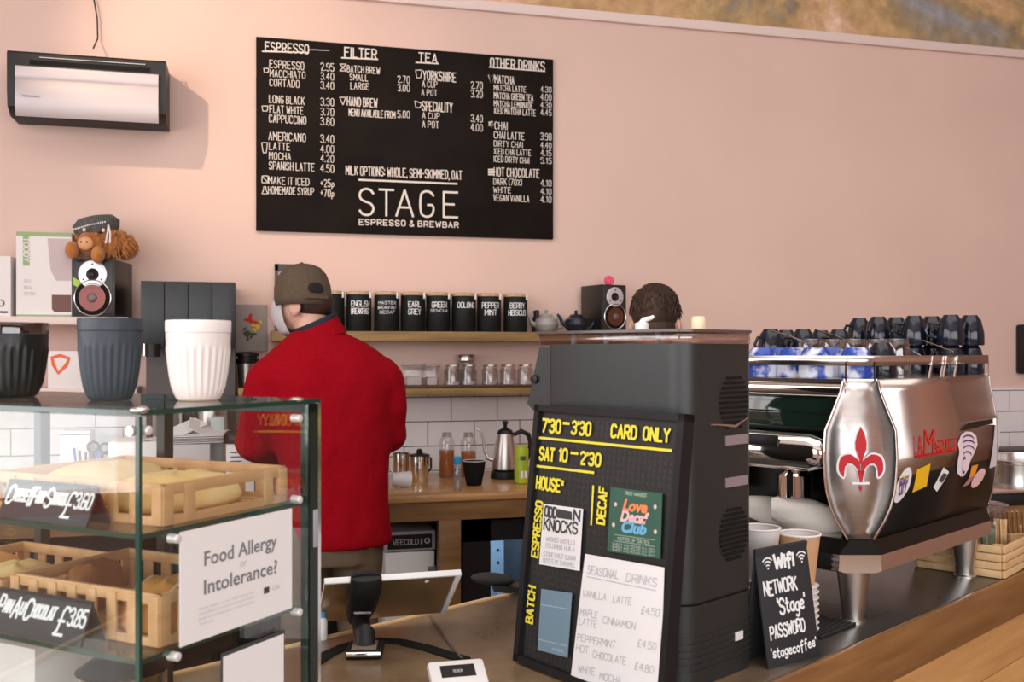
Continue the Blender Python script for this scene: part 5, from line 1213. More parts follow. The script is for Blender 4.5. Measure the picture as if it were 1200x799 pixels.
# ================================================================== LETTER BOARD
BL = W(.0104, 1.736); e_cam = Vector((.62, -.785)).normalized(); BWd = .350; BHt = .446
ex = (W(e_cam.x, e_cam.y) - W(0, 0)); ex.z = 0; ex.normalize()
back = Vector((-ex.y, ex.x, 0)); 
LB = thing('letter_board', 'black grooved letter board with yellow opening hours, leaning on the grinder', 'letter board', (BL.x, BL.y, .903), math.atan2(ex.y, ex.x))
lean = math.atan2(.05, .4475)
LM = Matrix.Rotation(-lean, 4, 'X')      # local: x right, y back, z up, leaning back
mb = MB(); e = .012
mb.b6(0, e, -.012, .012, 0, BHt, M=LM); mb.b6(BWd - e, BWd, -.012, .012, 0, BHt, M=LM); mb.b6(0, BWd, -.012, .012, 0, e, M=LM); mb.b6(0, BWd, -.012, .012, BHt - e, BHt, M=LM); mb.build('frame', K['black'], LB)
def felt():
    m = mat('grooved_black_felt', (0.018, 0.018, 0.018), .85); nt = m.node_tree; N = nt.nodes; L = nt.links; b = N['Principled BSDF']
    tc = N.new('ShaderNodeTexCoord'); wv = N.new('ShaderNodeTexWave'); wv.bands_direction = 'Z'; wv.inputs['Scale'].default_value = 28; L.new(tc.outputs['Object'], wv.inputs[0])
    w2 = N.new('ShaderNodeTexWave'); w2.bands_direction = 'X'; w2.inputs['Scale'].default_value = 28; L.new(tc.outputs['Object'], w2.inputs[0])
    mm = N.new('ShaderNodeMath'); mm.operation = 'MULTIPLY'; L.new(wv.outputs['Fac'], mm.inputs[0]); L.new(w2.outputs['Fac'], mm.inputs[1])
    bp_ = N.new('ShaderNodeBump'); bp_.inputs['Strength'].default_value = .4; bp_.inputs['Distance'].default_value = .001; L.new(mm.outputs[0], bp_.inputs['Height']); L.new(bp_.outputs[0], b.inputs['Normal']); b.inputs['Roughness'].default_value = .5
    return m
MB().b6(e * .8, BWd - e * .8, -.002, .010, e * .8, BHt - e * .8, M=LM).build('felt_panel', felt(), LB)
LP0 = LM @ plane((0, -.0045, 0), (1, 0, 0), (0, 0, 1))
# map photo pixels to board coordinates by the ray/plane crossing
_n = (LB.location - LB.location)
Rz = Matrix.Translation(Vector((BL.x, BL.y, .903))) @ Matrix.Rotation(math.atan2(ex.y, ex.x), 4, 'Z')
WM = Rz @ LP0; WI = WM.inverted()
def LBp(px, py):
    o_ = WI @ CAM; d_ = WI.to_3x3() @ ray(px, py); tt = -o_.z / d_.z; q = o_ + d_ * tt; return q.x, q.y
def proj(p):
    q = Vector(p) - CAM; r_ = q.x * CU - q.y * SU; d_ = q.x * SU + q.y * CU
    return (600 + F * r_ / d_, 412 - F * q.z / d_)
TLp, TRp, BLp, BRp = [proj(WM @ Vector(c)) for c in ((0, BHt, 0), (BWd, BHt, 0), (0, 0, 0), (BWd, 0, 0))]
# the photo's board corners, to fit the drawing onto the board face
def fit(px, py):
    """photo px -> normalised board coords by bilinear inverse of the photographed frame corners"""
    u, v = .5, .5
    for _ in range(25):
        x = (1 - u) * ((1 - v) * BLp[0] + v * TLp[0]) + u * ((1 - v) * BRp[0] + v * TRp[0]); y = (1 - u) * ((1 - v) * BLp[1] + v * TLp[1]) + u * ((1 - v) * BRp[1] + v * TRp[1])
        dxu = (1 - v) * (BRp[0] - BLp[0]) + v * (TRp[0] - TLp[0]); dyu = (1 - v) * (BRp[1] - BLp[1]) + v * (TRp[1] - TLp[1])
        dxv = (1 - u) * (TLp[0] - BLp[0]) + u * (TRp[0] - BRp[0]); dyv = (1 - u) * (TLp[1] - BLp[1]) + u * (TRp[1] - BRp[1])
        det = dxu * dyv - dxv * dyu; rx, ry = px - x, py - y; u += (rx * dyv - ry * dxv) / det; v += (dxu * ry - dyu * rx) / det
    return u * BWd, v * BHt
yl = MB()
def yt(s, pa, pb, hpx, w=.225, vert=False, gap=1.7):
    a = fit(*pa); b = fit(*pb)
    if not vert:
        tp = fit(pa[0], pa[1] - hpx); write(yl, s, a[0], a[1], tp[1] - a[1], LP0, w=w, width=b[0] - a[0], gap=gap, z=.001)
    else:
        T = LP0 @ Matrix.Translation((a[0], a[1], 0)) @ Matrix.Rotation(R(90), 4, 'Z'); write(yl, s, 0, 0, hpx, T, w=w, width=b[1] - a[1], gap=gap, z=.001)
yt("7'30", (637, 506), (661, 508), 14.5); yt('_', (665, 504), (672, 505), 15); yt("3'30", (676, 509), (699, 511), 14.5)
yt('CARD', (724, 513), (752, 516), 14.5); yt('ONLY', (760, 516), (787, 518), 14.5)
yt('SAT', (634, 539), (653, 541), 14); yt('10', (660, 541), (670, 542), 14); yt('_', (675, 539), (683, 540), 14); yt("2'30", (687, 545), (711, 547), 14)
yt('HOUSE*', (630, 573), (665, 577), 13.5)
yt('ESPRESSO', (633.5, 655), (638, 590), .0175, vert=True); yt('BATCH', (627, 732), (630, 690), .0175, vert=True); yt('DECAF', (716, 617), (719, 574), .0175, vert=True)
def bar(pa, pb, th=.0042, vert=False):
    a = fit(*pa); b = fit(*pb)
    if vert: q = [(a[0] - th / 2, a[1]), (a[0] + th / 2, a[1]), (b[0] + th / 2, b[1]), (b[0] - th / 2, b[1])]
    else: q = [(a[0], a[1] - th / 2), (b[0], b[1] - th / 2), (b[0], b[1] + th / 2), (a[0], a[1] + th / 2)]
    yl.quad(*[(x, y, .001) for x, y in q], M=LP0)
yl.build('yellow_lettering', K['yellow'], LB, flat=True); yl = MB()
bar((628, 513), (790, 529)); bar((630, 547), (704, 556)); bar((700.5, 618), (703, 571), vert=True)
yl.build('yellow_rules', K['yellow'], LB, flat=True)
# papers stuck on the board
def cardq(name, c4, m, label, lift=.003, thick=.001):
    q = [fit(*c) for c in c4]; mb = MB(); mb.loft([[LP0 @ Vector((x, y, lift)) for x, y in q], [LP0 @ Vector((x, y, lift + thick)) for x, y in q]])
    o = mb.build(name, m, LB, smooth=False); o['label'] = label; return q
def inq(q, u, v):
    (tlx, tly), (trx, try_), (brx, bry), (blx, bly) = q
    return ((1 - u) * ((1 - v) * blx + v * tlx) + u * ((1 - v) * brx + v * trx), (1 - u) * ((1 - v) * bly + v * tly) + u * ((1 - v) * bry + v * try_))
def onq(mb, q, s, u, v, h, wd, lift, w=.16, slant=0.0):
    x, y = inq(q, u, v); x2, y2 = inq(q, u + wd, v); T = LP0 @ Matrix.Translation((x, y, lift)) @ Matrix.Rotation(math.atan2(y2 - y, x2 - x), 4, 'Z'); write(mb, s, 0, 0, h, T, w=w, width=math.hypot(x2 - x, y2 - y), slant=slant, jit=.04)
q = cardq('coffee_card', [(642, 592), (692, 599), (688, 672), (637, 663)], K['paper'], 'white card with bold black title')
mb = MB(); onq(mb, q, 'ODD', .06, .80, .016, .3, .0045, w=.26); onq(mb, q, 'N', .8, .80, .016, .14, .0045, w=.26); onq(mb, q, 'KNOCKS', .06, .58, .018, .84, .0045, w=.2)
a = inq(q, .38, .80); b = inq(q, .76, .80); c = inq(q, .74, .93); d = inq(q, .38, .95); mb.quad(*[(x, y, .0045) for x, y in (a, b, c, d)], M=LP0); mb.build('card_print', K['ink'], LB, flat=True)
mb = MB()
for k, s in enumerate(('WASHED CASTILLO', 'COLOMBIA HUILA', 'STONE FRUIT SUGAR', 'NOTES OF CARAMEL')): onq(mb, q, s, .14 - .04 * (k > 1), .40 - .105 * k - .04 * (k > 1), .007, .72 + .08 * (k > 1), .0045, w=.13)
mb.build('card_small_print', K['paleink'], LB, flat=True)
q = cardq('decaf_card', [(725, 573), (781, 580), (778, 657), (721, 649)], mat('bottle_green_card', (0.035, 0.11, 0.075), .45), 'green card with pastel lettering')
for s, v, c, nm in (('Love', .67, (0.85, 0.26, 0.09), 'peach_lettering'), ('Decaf', .50, (0.86, 0.52, 0.54), 'pink_lettering'), ('Club', .335, (0.16, 0.45, 0.72), 'blue_lettering')):
    mb = MB(); x, y = inq(q, .5, v); x2, y2 = inq(q, .8, v); T = LP0 @ Matrix.Translation((x, y, .0045)) @ Matrix.Rotation(math.atan2(y2 - y, x2 - x), 4, 'Z'); typed(mb, s, 0, 0, .017, T, width=.054 if s != 'Decaf' else .062, bold=.0011, align='CENTER', shear=.25); mb.build(nm, mat(nm, c, .6), LB, flat=True)
mb = MB(); onq(mb, q, 'FIRST HARVEST', .3, .91, .005, .42, .0045)
a, b, c, d = inq(q, .13, .17), inq(q, .9, .17), inq(q, .9, .27), inq(q, .13, .27)
for (u0, v0), (u1, v1) in (((.13, .17), (.9, .17)), ((.13, .27), (.9, .27))):
    (x, y), (x2, y2) = inq(q, u0, v0), inq(q, u1, v1); mb.quad((x, y, .0045), (x2, y2, .0045), (x2, y2 + .0007, .0045), (x, y + .0007, .0045), M=LP0)
onq(mb, q, 'NOTES OF DATES', .2, .195, .005, .6, .0045)
for k in range(3): onq(mb, q, 'SWEET AND ROUND ALL DAY', .1, .115 - .045 * k, .003, .8, .0045)
mb.build('card_small_print', mat('sage_ink', (.5, .62, .5), .7), LB, flat=True)
mb = MB()
for u, v in ((.12, .74), (.88, .78), (.1, .42), (.9, .4)):
    x, y = inq(q, u, v); mb.ball((x, y, .0045), (.0035, .0035, .0004), 10, 6, M=LP0)
mb.build('card_flowers', mat('pale_flower', (.7, .55, .55), .7), LB)
q = cardq('blue_card', [(640, 692), (679, 698), (674, 773), (636, 763)], mat('slate_blue_card', (0.17, 0.27, 0.35), .5), 'plain grey-blue card')
mb = MB()
for v in (.74, .17):
    (x, y), (x2, y2) = inq(q, .02, v), inq(q, .98, v); mb.quad((x, y, .0045), (x2, y2, .0045), (x2, y2 + .001, .0045), (x, y + .001, .0045), M=LP0)
onq(mb, q, 'NATURAL', .5, .06, .004, .4, .0045); mb.build('card_lines', mat('pale_blue_ink', (.45, .58, .66), .7), LB, flat=True)
q = cardq('seasonal_sheet', [(696, 652), (783, 667), (777, 838), (677, 815)], K['paper'], 'large white hand-written sheet', lift=.005)
mb = MB(); z = .0066
for s, u, v, wd in (('SEASONAL', .06, .865, .4), ('DRINKS', .56, .86, .36), ('VANILLA', .03, .70, .3), ('LATTE', .42, .70, .22), ('£4.50'.replace('£', '#'), .76, .66, .2), ('MAPLE', .03, .565, .22), ('CINNAMON', .32, .54, .38), ('LATTE', .03, .50, .22), ('#4.50', .74, .43, .2), ('PEPPERMINT', .03, .385, .46), ('HOT', .03, .31, .15), ('CHOCOLATE', .24, .29, .38), ('#4.80', .72, .27, .2), ('WHITE', .08, .17, .2), ('MOCHA', .34, .15, .24), ('#4.80', .7, .08, .2)):
    onq(mb, q, s, u, v, .0105 if v < .8 else .0125, wd, z, w=.10, slant=.15)
(x, y), (x2, y2) = inq(q, .06, .84), inq(q, .92, .83); mb.quad((x, y, z), (x2, y2, z), (x2, y2 + .0012, z), (x, y + .0012, z), M=LP0)
mb.build('sheet_handwriting', K['paleink'], LB, flat=True)

# ================================================================== WIFI SIGN, PAPER CUPS, MAT
def tent(name, label, cat, loc, rz, w_, h_, spread, m, th=.004, skew=0.0):
    t = thing(name, label, cat, loc, rz)
    l2 = math.atan2(spread / 2, h_); L_ = math.hypot(spread / 2, h_)
    MF = Matrix.Translation((0, 0, 0)) @ Matrix.Rotation(-l2, 4, 'X'); MBk = Matrix.Translation((0, spread, 0)) @ Matrix.Rotation(l2, 4, 'X')
    MB().b6(0, w_, 0, th, 0, L_, M=MF, bev=.0006).build('front_board', m, t); MB().b6(0, w_, -th, 0, 0, L_ - .001, M=MBk, bev=.0006).build('rear_board', m, t)
    return t, MF @ plane((0, -.0006, 0), (1, 0, 0), (0, 0, 1)), L_
chb = mat('sign_blackboard', (0.022, 0.025, 0.030), .6)
pB = at_z(901, 785, .9); pR = at_z(961, 767, .9)
wv = pR - pB; ang = math.atan2(wv.y, wv.x)
# the sign's foot runs from its lower left to its lower right corner
t, TP, L_ = tent('wifi_sign', 'small black folding sign with white wifi network lettering', 'sign', (pB.x, pB.y, .9), ang, wv.length, .200, .060, chb)
sgw = wv.length
mb = MB()
for s, x, y, h, wd in (('NETWORK', .08, .60, .022, .62), ("'Stage'".replace('S', 'S').replace('t', 't'), .30, .42, .026, .52), ('PASSWORD', .10, .24, .021, .66), ("'stagecoffee'", .08, .08, .017, .86)):
    write(mb, s, sgw * x, L_ * y, h, TP, w=.17, width=sgw * wd, jit=.06)
for cx in (.2, .86):
    for k in range(3):
        r = .006 + .006 * k; pts = [(sgw * cx + r * math.cos(R(45 + 90 * j / 6)), L_ * .82 + r * math.sin(R(45 + 90 * j / 6)), 0) for j in range(7)]
        for a, b in zip(pts[:-1], pts[1:]):
            n = Vector((a[0] - sgw * cx, a[1] - L_ * .82, 0)).normalized() * .0013; mb.quad(Vector(a) - n, Vector(b) - n, Vector(b) + n, Vector(a) + n, M=TP)
    mb.prism([(sgw * cx + .002 * math.cos(k), L_ * .82 + .002 * math.sin(k)) for k in range(6)], 0, .0002, M=TP)
mb.build('chalk_lettering', K['chalkw'], t, flat=True)
mb = MB(); write(mb, 'Wifi'.replace('W', 'W'), sgw * .33, L_ * .81, .022, TP, w=.3, width=sgw * .36); mb.build('wifi_word', K['chalkw'], t, flat=True)
kr = mat('kraft_paper', (0.62, 0.36, 0.19), .8); wc = mat('white_paper_cup', (0.80, 0.76, 0.74), .6)
def cupstack(px, d, ztop, n, label, lm, rim):
    p = pxd(px, d); t = thing('paper_cup_stack', label, 'paper cups', (p.x, p.y, .9), 0, 'takeaway cup stacks behind the wifi sign')
    h = ztop - .9; MB().lathe([(.038, h), (.027, h - .095), (.025, h - .095)], seg=26, cap=False).build('top_cup', lm, t)
    MB().torus((0, 0, h), .038, .0022).build('rim', rim, t); MB().lathe([(.0375, h - .001), (.027, h - .09), (.001, h - .09)], seg=26, cap=False).build('cup_inside', K['card'], t)
    st = MB(); hh = h - .095
    k = 0
    while hh - .0115 * k > .012:
        z = hh - .0115 * k; st.lathe([(.030, z - .011), (.0345, z - .002), (.036, z - .001), (.0355, z), (.03, z)], seg=24); k += 1
    st.lathe([(.026, 0), (.029, .02)], seg=24); o = st.build('nested_cups', rim, t); return t
cupstack(937, 1.885, 1.44 - (625 - 412) / F * 1.885, 9, 'stack of kraft takeaway cups behind the wifi sign', kr, wc); cupstack(890, 1.875, 1.44 - (618 - 412) / F * 1.875, 9, 'stack of white takeaway cups between the grinder and the wifi sign', wc, wc)
p0 = at_z(962, 750, .9); mb = MB()
for k in range(16): mb.b6(0, .14, .009 * k, .009 * k + .005, 0, .006)
mb.b6(0, .14, 0, .14, 0, .003)
tag(mb.build('rubber_mat', K['rubber'], loc=(p0.x, p0.y, .9005), rz=CA), 'ribbed black rubber bar mat under the coffee machine corner', 'mat')

# ================================================================== WOODEN CRATE AT THE RIGHT
cN = at_z(1174, 678, .9); cL = at_z(1076, 664, .9); cw_ = (cL - cN).length; 
ub, vb = inCF(cN)
t = thing('wooden_tray', 'low pale slatted wooden box of napkins and stirrers at the right end', 'crate', (cN.x, cN.y, .9), math.atan2((cL - cN).y, (cL - cN).x) - R(90))
# local y = along the visible front (towards the barista side), local x = away along the counter
CWD, CLN, CHT = cw_, .34, .078
mb = MB()
def slatwall(mb, x0, y0, x1, y1, h, n=4, th=.008):
    d = Vector((x1 - x0, y1 - y0, 0)); l = d.length; a = math.atan2(d.y, d.x); M_ = Matrix.Translation((x0, y0, 0)) @ Matrix.Rotation(a, 4, 'Z')
    for k in range(n): mb.b6(0, l, 0, th, h / n * k + .0012, h / n * (k + 1) - .0012, bev=.001, M=M_)
slatwall(mb, 0, 0, 0, CWD, CHT); slatwall(mb, CLN, CWD, CLN, 0, CHT); slatwall(mb, CLN, 0, 0, 0, CHT) ; slatwall(mb, 0, CWD, CLN, CWD, CHT)
mb.build('slatted_sides', K['palepine'], t); MB().b6(0, CLN, 0, CWD, .0, .006).build('base', K['palepine'], t)
mb = MB()
for x, y in ((.012, .012), (.012, CWD - .012), (CLN - .012, .012), (CLN - .012, CWD - .012)): mb.b6(x - .01, x + .01, y - .01, y + .01, 0, CHT)
mb.build('corner_posts', K['palepine'], t)
RT = t.rotation_euler[2]
def TW(x, y, z=.907): return (cN.x + x * math.cos(RT) - y * math.sin(RT), cN.y + x * math.sin(RT) + y * math.cos(RT), z)
t = thing('plastic_cup', 'clear ribbed plastic cup with napkins standing in the wooden box', 'cup', TW(.184, .087))
MB().lathe([(.036, 0), (.038, .002), (.046, .09), (.048, .125), (.05, .127), (.05, .131)], seg=30, cap=False).build('body', glass('plastic_clear', (.86, .88, .9), .14), t)
mb = MB(); rn = random.Random(8)
for k in range(9): mb.box((rn.uniform(-.012, .012), rn.uniform(-.012, .012), .045), (.028, .002, .07), rot=(rn.uniform(-.2, .2), rn.uniform(-.2, .2), rn.uniform(0, 3)))
mb.build('napkins', mat('mint_paper', (0.45, 0.62, 0.5), .8), t)
MB().lathe([(.047, .131), (.050, .141), (.03, .147), (.001, .148)], seg=26).build('lid', glass('lid_plastic', (.75, .78, .8), .25), t)
t = thing('stirrer_bundle', 'bundle of wooden stirrers standing in a clear glass in the wooden box', 'stirrers', TW(.105, .036))
MB().lathe([(.022, 0), (.025, .08)], seg=22, cap=False).build('glass', K['jarglass'], t)
for k in range(14):
    a = rn.uniform(0, 6.28); q = rn.uniform(0, .013); x, y = q * math.cos(a), q * math.sin(a)
    MB().box((x * 1.2, y * 1.2, .06), (.006, .0018, .115), rot=(-y * 4, x * 4, a), bev=.0005).build('stirrer', K['palepine'], t)
t = thing('sugar_sticks', 'brown paper sugar sticks standing at the far side of the wooden box', 'sugar sticks', TW(.27, .05))
MB().b6(-.03, .03, -.025, .025, 0, .06).build('holder', K['palepine'], t)
for k in range(10):
    MB().box((-.022 + .005 * k, .01 * ((k % 3) - 1), .075), (.005, .004, .08), rot=(.05 * ((k % 3) - 1), .03 * ((k % 2) - .5), 0)).build('stick', kr if k % 3 else K['woodframe'], t)
t = thing('tea_tin', 'small glass of folded mint napkins behind the plastic cup', 'glass', TW(.26, .14))
MB().lathe([(.03, 0), (.036, .075)], seg=24, cap=False).build('body', K['jarglass'], t); MB().box((0, 0, .04), (.045, .02, .07), bev=.004).build('napkins', mat('white_green_paper', (.6, .7, .62), .8), t)
# ================================================================== GLASS DISPLAY CASE
CR = math.atan2(.751, .661)
C0 = W(-.412, 1.10)
CB = .904
ZS = [CB + .010, 1.096, 1.236, 1.375]            # heights of base, lower shelf, middle shelf, top (z of upper faces)
CWd, CDp = .56, .307                       # along b (front face), along a (right face)
DC = thing('display_case', 'glass counter display case of bread and pastries with two glass shelves', 'display case', (C0.x, C0.y, CB), CR)
def glasspane(name, x0, x1, y0, y1, z0, z1, par=DC, edges=True):
    o = MB().b6(x0, x1, y0, y1, z0 - CB, z1 - CB).build(name, K['glass'], par, smooth=False)
    me = o.data; me.materials.append(K['glassedge']); dims = (x1 - x0, y1 - y0, z1 - z0); ax = dims.index(min(dims))
    if edges:
        for p in me.polygons:
            if abs(p.normal[ax]) < .5: p.material_index = 1
    return o
T_ = .006
glasspane('top_glass', 0, CDp + .012, -.002, CWd, 1.369, 1.375)
glasspane('front_glass', 0, T_, T_, CWd, CB, 1.368)
glasspane('side_glass', 0, CDp - .012, 0, T_, CB, 1.368)
glasspane('far_side_glass', 0, CDp, CWd - T_, CWd, CB, 1.368)
glasspane('middle_shelf', .007, CDp - .02, .007, CWd - .008, 1.230, 1.236)
glasspane('lower_shelf', .007, CDp - .02, .007, CWd - .008, 1.090, 1.096)
MB().b6(0, CDp, 0, CWd, -.003, .01).build('base_board', K['woodframe'], DC)
# rear sliding-door frame
mb = MB(); x0 = CDp - .008
for a, b in ((0.0, .016), (CWd / 2 - .008, CWd / 2 + .008), (CWd - .016, CWd)): mb.b6(x0, x0 + .018, a, b, .01, 1.368 - CB)
mb.b6(x0, x0 + .018, 0, CWd, .01, .022); mb.b6(x0, x0 + .018, 0, CWd, 1.356 - CB, 1.368 - CB); mb.build('rear_frame', mat('dark_green_black', (.012, .018, .016), .35), DC)
MB().b6(x0 + .018, x0 + .024, .0, .0035, .01, 1.372 - CB).build('edge_trim', K['satin'], DC)
mb = MB().b6(x0 + .006, x0 + .016, -.0025, 0, 1.17 - CB, 1.222 - CB, bev=.001); mb.build('lock_plate', mat('lock_grey', (.35, .36, .38), .4), DC)
MB().b6(-.0004, .0036, -.0008, .0036, 0, 1.368 - CB).build('corner_seal', K['glassedge'], DC)
# round glass clamps
for (x, z, side_) in ((.055, 1.224, 's'), (.275, 1.240, 's'), (.055, 1.088, 's'), (.275, 1.088, 's'), (.275, 1.350, 's'), (.012, 1.352, 's'), (.012, 1.352, 'f')):
    mb = MB()
    if side_ == 's': mb.cyl((x, -.0025, z - CB), (x, .010, z - CB), .0052, .0058, seg=18); mb.ball((x, -.0025, z - CB), (.0053, .0022, .0053), 16, 8)
    else: mb.cyl((-.003, x, z - CB), (.010, x, z - CB), .0058, .0058, seg=18)
    mb.build('glass_clamp', mat('frosted_clamp', (.75, .74, .74), .25, .3), DC)
mb = MB(); mb.ball((.004, .004, 1.375 - CB), (.011, .011, .005), 18, 10); mb.build('corner_cap', K['satin'], DC)
mb = MB(); mb.ball((.275, .004, 1.375 - CB), (.011, .009, .004), 18, 10); mb.build('corner_cap', K['satin'], DC)
def CW(x, y, z): return Vector((C0.x + x * math.cos(CR) - y * math.sin(CR), C0.y + x * math.sin(CR) + y * math.cos(CR), z))
# ---- allergy sign on the side glass: outer face, plane x = a, facing -y
t = thing('allergy_sign', 'white Food Allergy or Intolerance notice fixed to the side glass', 'sign', CW(.058, -.0015, 1.098), CR)
AW, AH = .200, .133
MB().b6(0, AW, -.0008, 0, 0, AH).build('sheet', K['paper'], t, smooth=False)
SP = plane((0, -.0012, 0), (1, 0, 0), (0, 0, 1))
mb = MB(); typed(mb, 'Food Allergy', AW * .52, AH * .655, .0175, SP, width=AW * .655, align='CENTER', bold=.0004); typed(mb, 'Intolerance?', AW * .52, AH * .40, .0175, SP, width=AW * .66, align='CENTER', bold=.0004); mb.build('title_print', K['greyink'], t, flat=True)
mb = MB(); typed(mb, 'or', AW * .53, AH * .555, .010, SP, align='CENTER')
for k, s in enumerate(('Please speak to our staff about the', 'ingredients in your food and drinks', 'before placing your order today', 'Thank you')): typed(mb, s, AW * .15, AH * (.27 - .045 * k), .0032, SP, width=AW * (.48 if k < 3 else .12))
typed(mb, 'Cafe', AW * .80, AH * .24, .006, SP); mb.build('small_print', mat('light_grey_ink', (.50, .50, .55), .8), t, flat=True)
mb = MB(); mb.b6(AW * .72, AW * .77, -.0015, -.001, AH * .23, AH * .29); mb.build('small_emblem', K['ink'], t)
# second notice low down on the side glass
t = thing('lower_notice', 'white notice with a black edge low on the side glass, cut by the frame', 'sign', CW(.125, -.0015, .915), CR)
MB().b6(0, .118, -.001, 0, 0, .158).build('backing', K['ink'], t); MB().b6(.003, .115, -.002, -.001, .003, .153).build('sheet', K['paper'], t)
# ---- reusable cups on top
def ribcup(px, d, zb, r, h, m, label, cat='cup', lid=True, dark_top=None):
    p = pxd(px, d); t = thing('reusable_cup', label, cat, (p.x, p.y, zb), 0, 'ribbed reusable cups on the display case')
    N_ = 26
    def fl(a, z): return 1 + (.028 * math.cos(N_ * a) * min(1, max(0, (z - .006) / .006)) * min(1, max(0, (h * .70 - z) / (h * .08))) if z < h * .74 else 0)
    prf = [(r * .60, 0), (r * .66, .002), (r * .72, h * .07), (r * .80, h * .17), (r * .87, h * .33), (r * .92, h * .5), (r * .955, h * .62), (r * .965, h * .66), (r * .97, h * .7), (r * .975, h * .76), (r * .985, h * .835)]
    MB().lathe(prf, seg=26 * 6, flute=fl).build('body', m, t, smooth=70)
    if lid:
        MB().lathe([(r * .975, h * .835), (r * .965, h * .84), (r * .965, h * .846)], seg=64).build('groove', K['ink'] if m is not wcup else K['card'], t)
        MB().lathe([(r * .985, h * .846), (r * .995, h * .85), (r * 1.0, h * .985), (r * .98, h), (r * .9, h), (r * .88, h * .985), (.001, h * .98)], seg=64).build('lid', dark_top or m, t)
    return t
wcup = mat('white_ribbed_cup', (0.80, 0.74, 0.72), .45)
zt_ = 1.3755
ribcup(129, 1.33, zt_, .0412, .109, mat('slate_blue_cup', (0.030, 0.043, 0.058), .5), 'slate blue ribbed reusable cup, in the middle of the glass top')
ribcup(232.5, 1.33, zt_, .0425, .106, wcup, 'white ribbed reusable cup nearest the red sleeve on the glass top')
ribcup(15, 1.43, zt_, .0480, .106, mat('black_ribbed_cup', (0.006, 0.008, 0.008), .35), 'black ribbed reusable cup with a smoky lid, at the left edge', dark_top=glass('smoky_lid_plastic', (.25, .22, .22), .14))
# ---- crates
def crate(label, x0, x1, y0, y1, z, h, n=9):
    t = thing('bread_crate', label, 'crate', CW(x0, y0, z), CR, 'slatted bread crates in the display case'); w_, l_ = x1 - x0, y1 - y0; th = .006
    mb = MB(); mb.b6(0, w_, 0, th, h - .014, h, bev=.001); mb.b6(0, w_, l_ - th, l_, h - .014, h, bev=.001); mb.b6(0, th, 0, l_, h - .014, h, bev=.001); mb.b6(w_ - th, w_, 0, l_, h - .014, h, bev=.001)
    mb.b6(0, w_, 0, th, 0, .010); mb.b6(0, w_, l_ - th, l_, 0, .010); mb.b6(0, th, 0, l_, 0, .010); mb.b6(w_ - th, w_, 0, l_, 0, .010); mb.build('rails', K['crate'], t)
    mb = MB()
    for k in range(n):
        y = (l_ - .012) * k / (n - 1); mb.b6(-.002, .002, y, y + .016, 0.0005, h - .003, bev=.0008); mb.b6(w_ - .002, w_ + .002, y, y + .016, .0005, h - .003, bev=.0008)
    for x in (0, w_ * .16, w_ * .80, w_ * .93): mb.b6(x, x + .016, -.002, .002, .0005, h - .003, bev=.0008); mb.b6(x, x + .016, l_ - .002, l_ + .002, .0005, h - .003, bev=.0008)
    mb.build('uprights', K['crate'], t)
    mb = MB()
    for k in range(9): mb.b6(w_ * k / 9 + .004, w_ * (k + 1) / 9 - .004, .002, l_ - .002, .0008, .004)
    mb.build('floor_slats', K['crate'], t); return t
crate('slatted wooden crate of flatbreads on the middle glass shelf', .055, .275, .022, .325, 1.2362, .049)
crate('slatted wooden crate of pastries on the lower glass shelf', .050, .235, .022, .275, 1.0962, .062, n=8)
crate('slatted wooden crate on the lower glass shelf, further left', .050, .235, .30, .50, 1.0962, .052, n=6)
bread = mat('floured_crust', (0.86, 0.70, 0.40), .85, c2=(0.80, 0.50, 0.16), scale=14, bump=.5)
gold = mat('golden_crust', (0.74, 0.40, 0.13), .6, c2=(0.60, 0.24, 0.06), scale=16, bump=.5)
dkcr = mat('dark_crust', (0.42, 0.17, 0.05), .6, c2=(0.25, 0.08, 0.02), scale=16, bump=.5)
def loaf(name, label, cat, x, y, z, a, b, h, m, rz=0, group=None, score=0):
    t = thing(name, label, cat, CW(x, y, z), CR + rz, group)
    mb = MB(); rg = []
    for k in range(9):
        e = k / 8 * PI / 2; f = math.cos(e) ** .5 if k < 8 else .05
        rg.append([(a * f * math.copysign(abs(math.cos(q)) ** .7, math.cos(q)), b * f * math.copysign(abs(math.sin(q)) ** .7, math.sin(q)) , h * (.18 + .82 * math.sin(e)) + .0015 * math.sin(5 * q + k)) for q in [2 * PI * j / 30 for j in range(30)]])
    rg.insert(0, [(p[0] * .93, p[1] * .93, 0) for p in rg[0]]); mb.loft(rg); o = mb.build('crust', m, t, smooth=70)
    if score:
        mb = MB()
        for k in range(score): yy = -b * .6 + 1.2 * b * k / max(1, score - 1); mb.tube([(-a * .6, yy - .006, h * .86), (0, yy, h * 1.0), (a * .6, yy + .006, h * .86)], .0022, seg=6)
        mb.build('scoring', K['breadpale'], t)
    return t
K['breadpale'] = mat('pale_crumb', (0.80, 0.62, 0.40), .9)
loaf('flatbread', 'long pale flatbread at the left of the upper crate', 'bread', .165, .245, 1.2407, .095, .058, .048, bread, .1, 'flatbreads in the upper crate')
loaf('flatbread', 'pale flatbread at the corner end of the upper crate', 'bread', .165, .112, 1.2407, .085, .062, .042, bread, -.1, 'flatbreads in the upper crate')
loaf('pastry', 'golden bun in the lower crate nearest the glass corner', 'pastry', .115, .075, 1.1007, .058, .042, .058, gold, .1, 'pastries in the lower crate', score=3)
loaf('pastry', 'dark brown rolled pastry at the far end of the lower crate', 'pastry', .14, .235, 1.1007, .05, .027, .06, dkcr, .2, 'pastries in the lower crate')
loaf('pastry', 'pale floury bun in the further left crate', 'pastry', .12, .36, 1.1007, .05, .045, .05, bread, 0, 'pastries in the left crate')
loaf('pastry', 'golden bun at the far end of the further left crate', 'pastry', .14, .45, 1.1007, .045, .038, .05, gold, 0, 'pastries in the left crate')
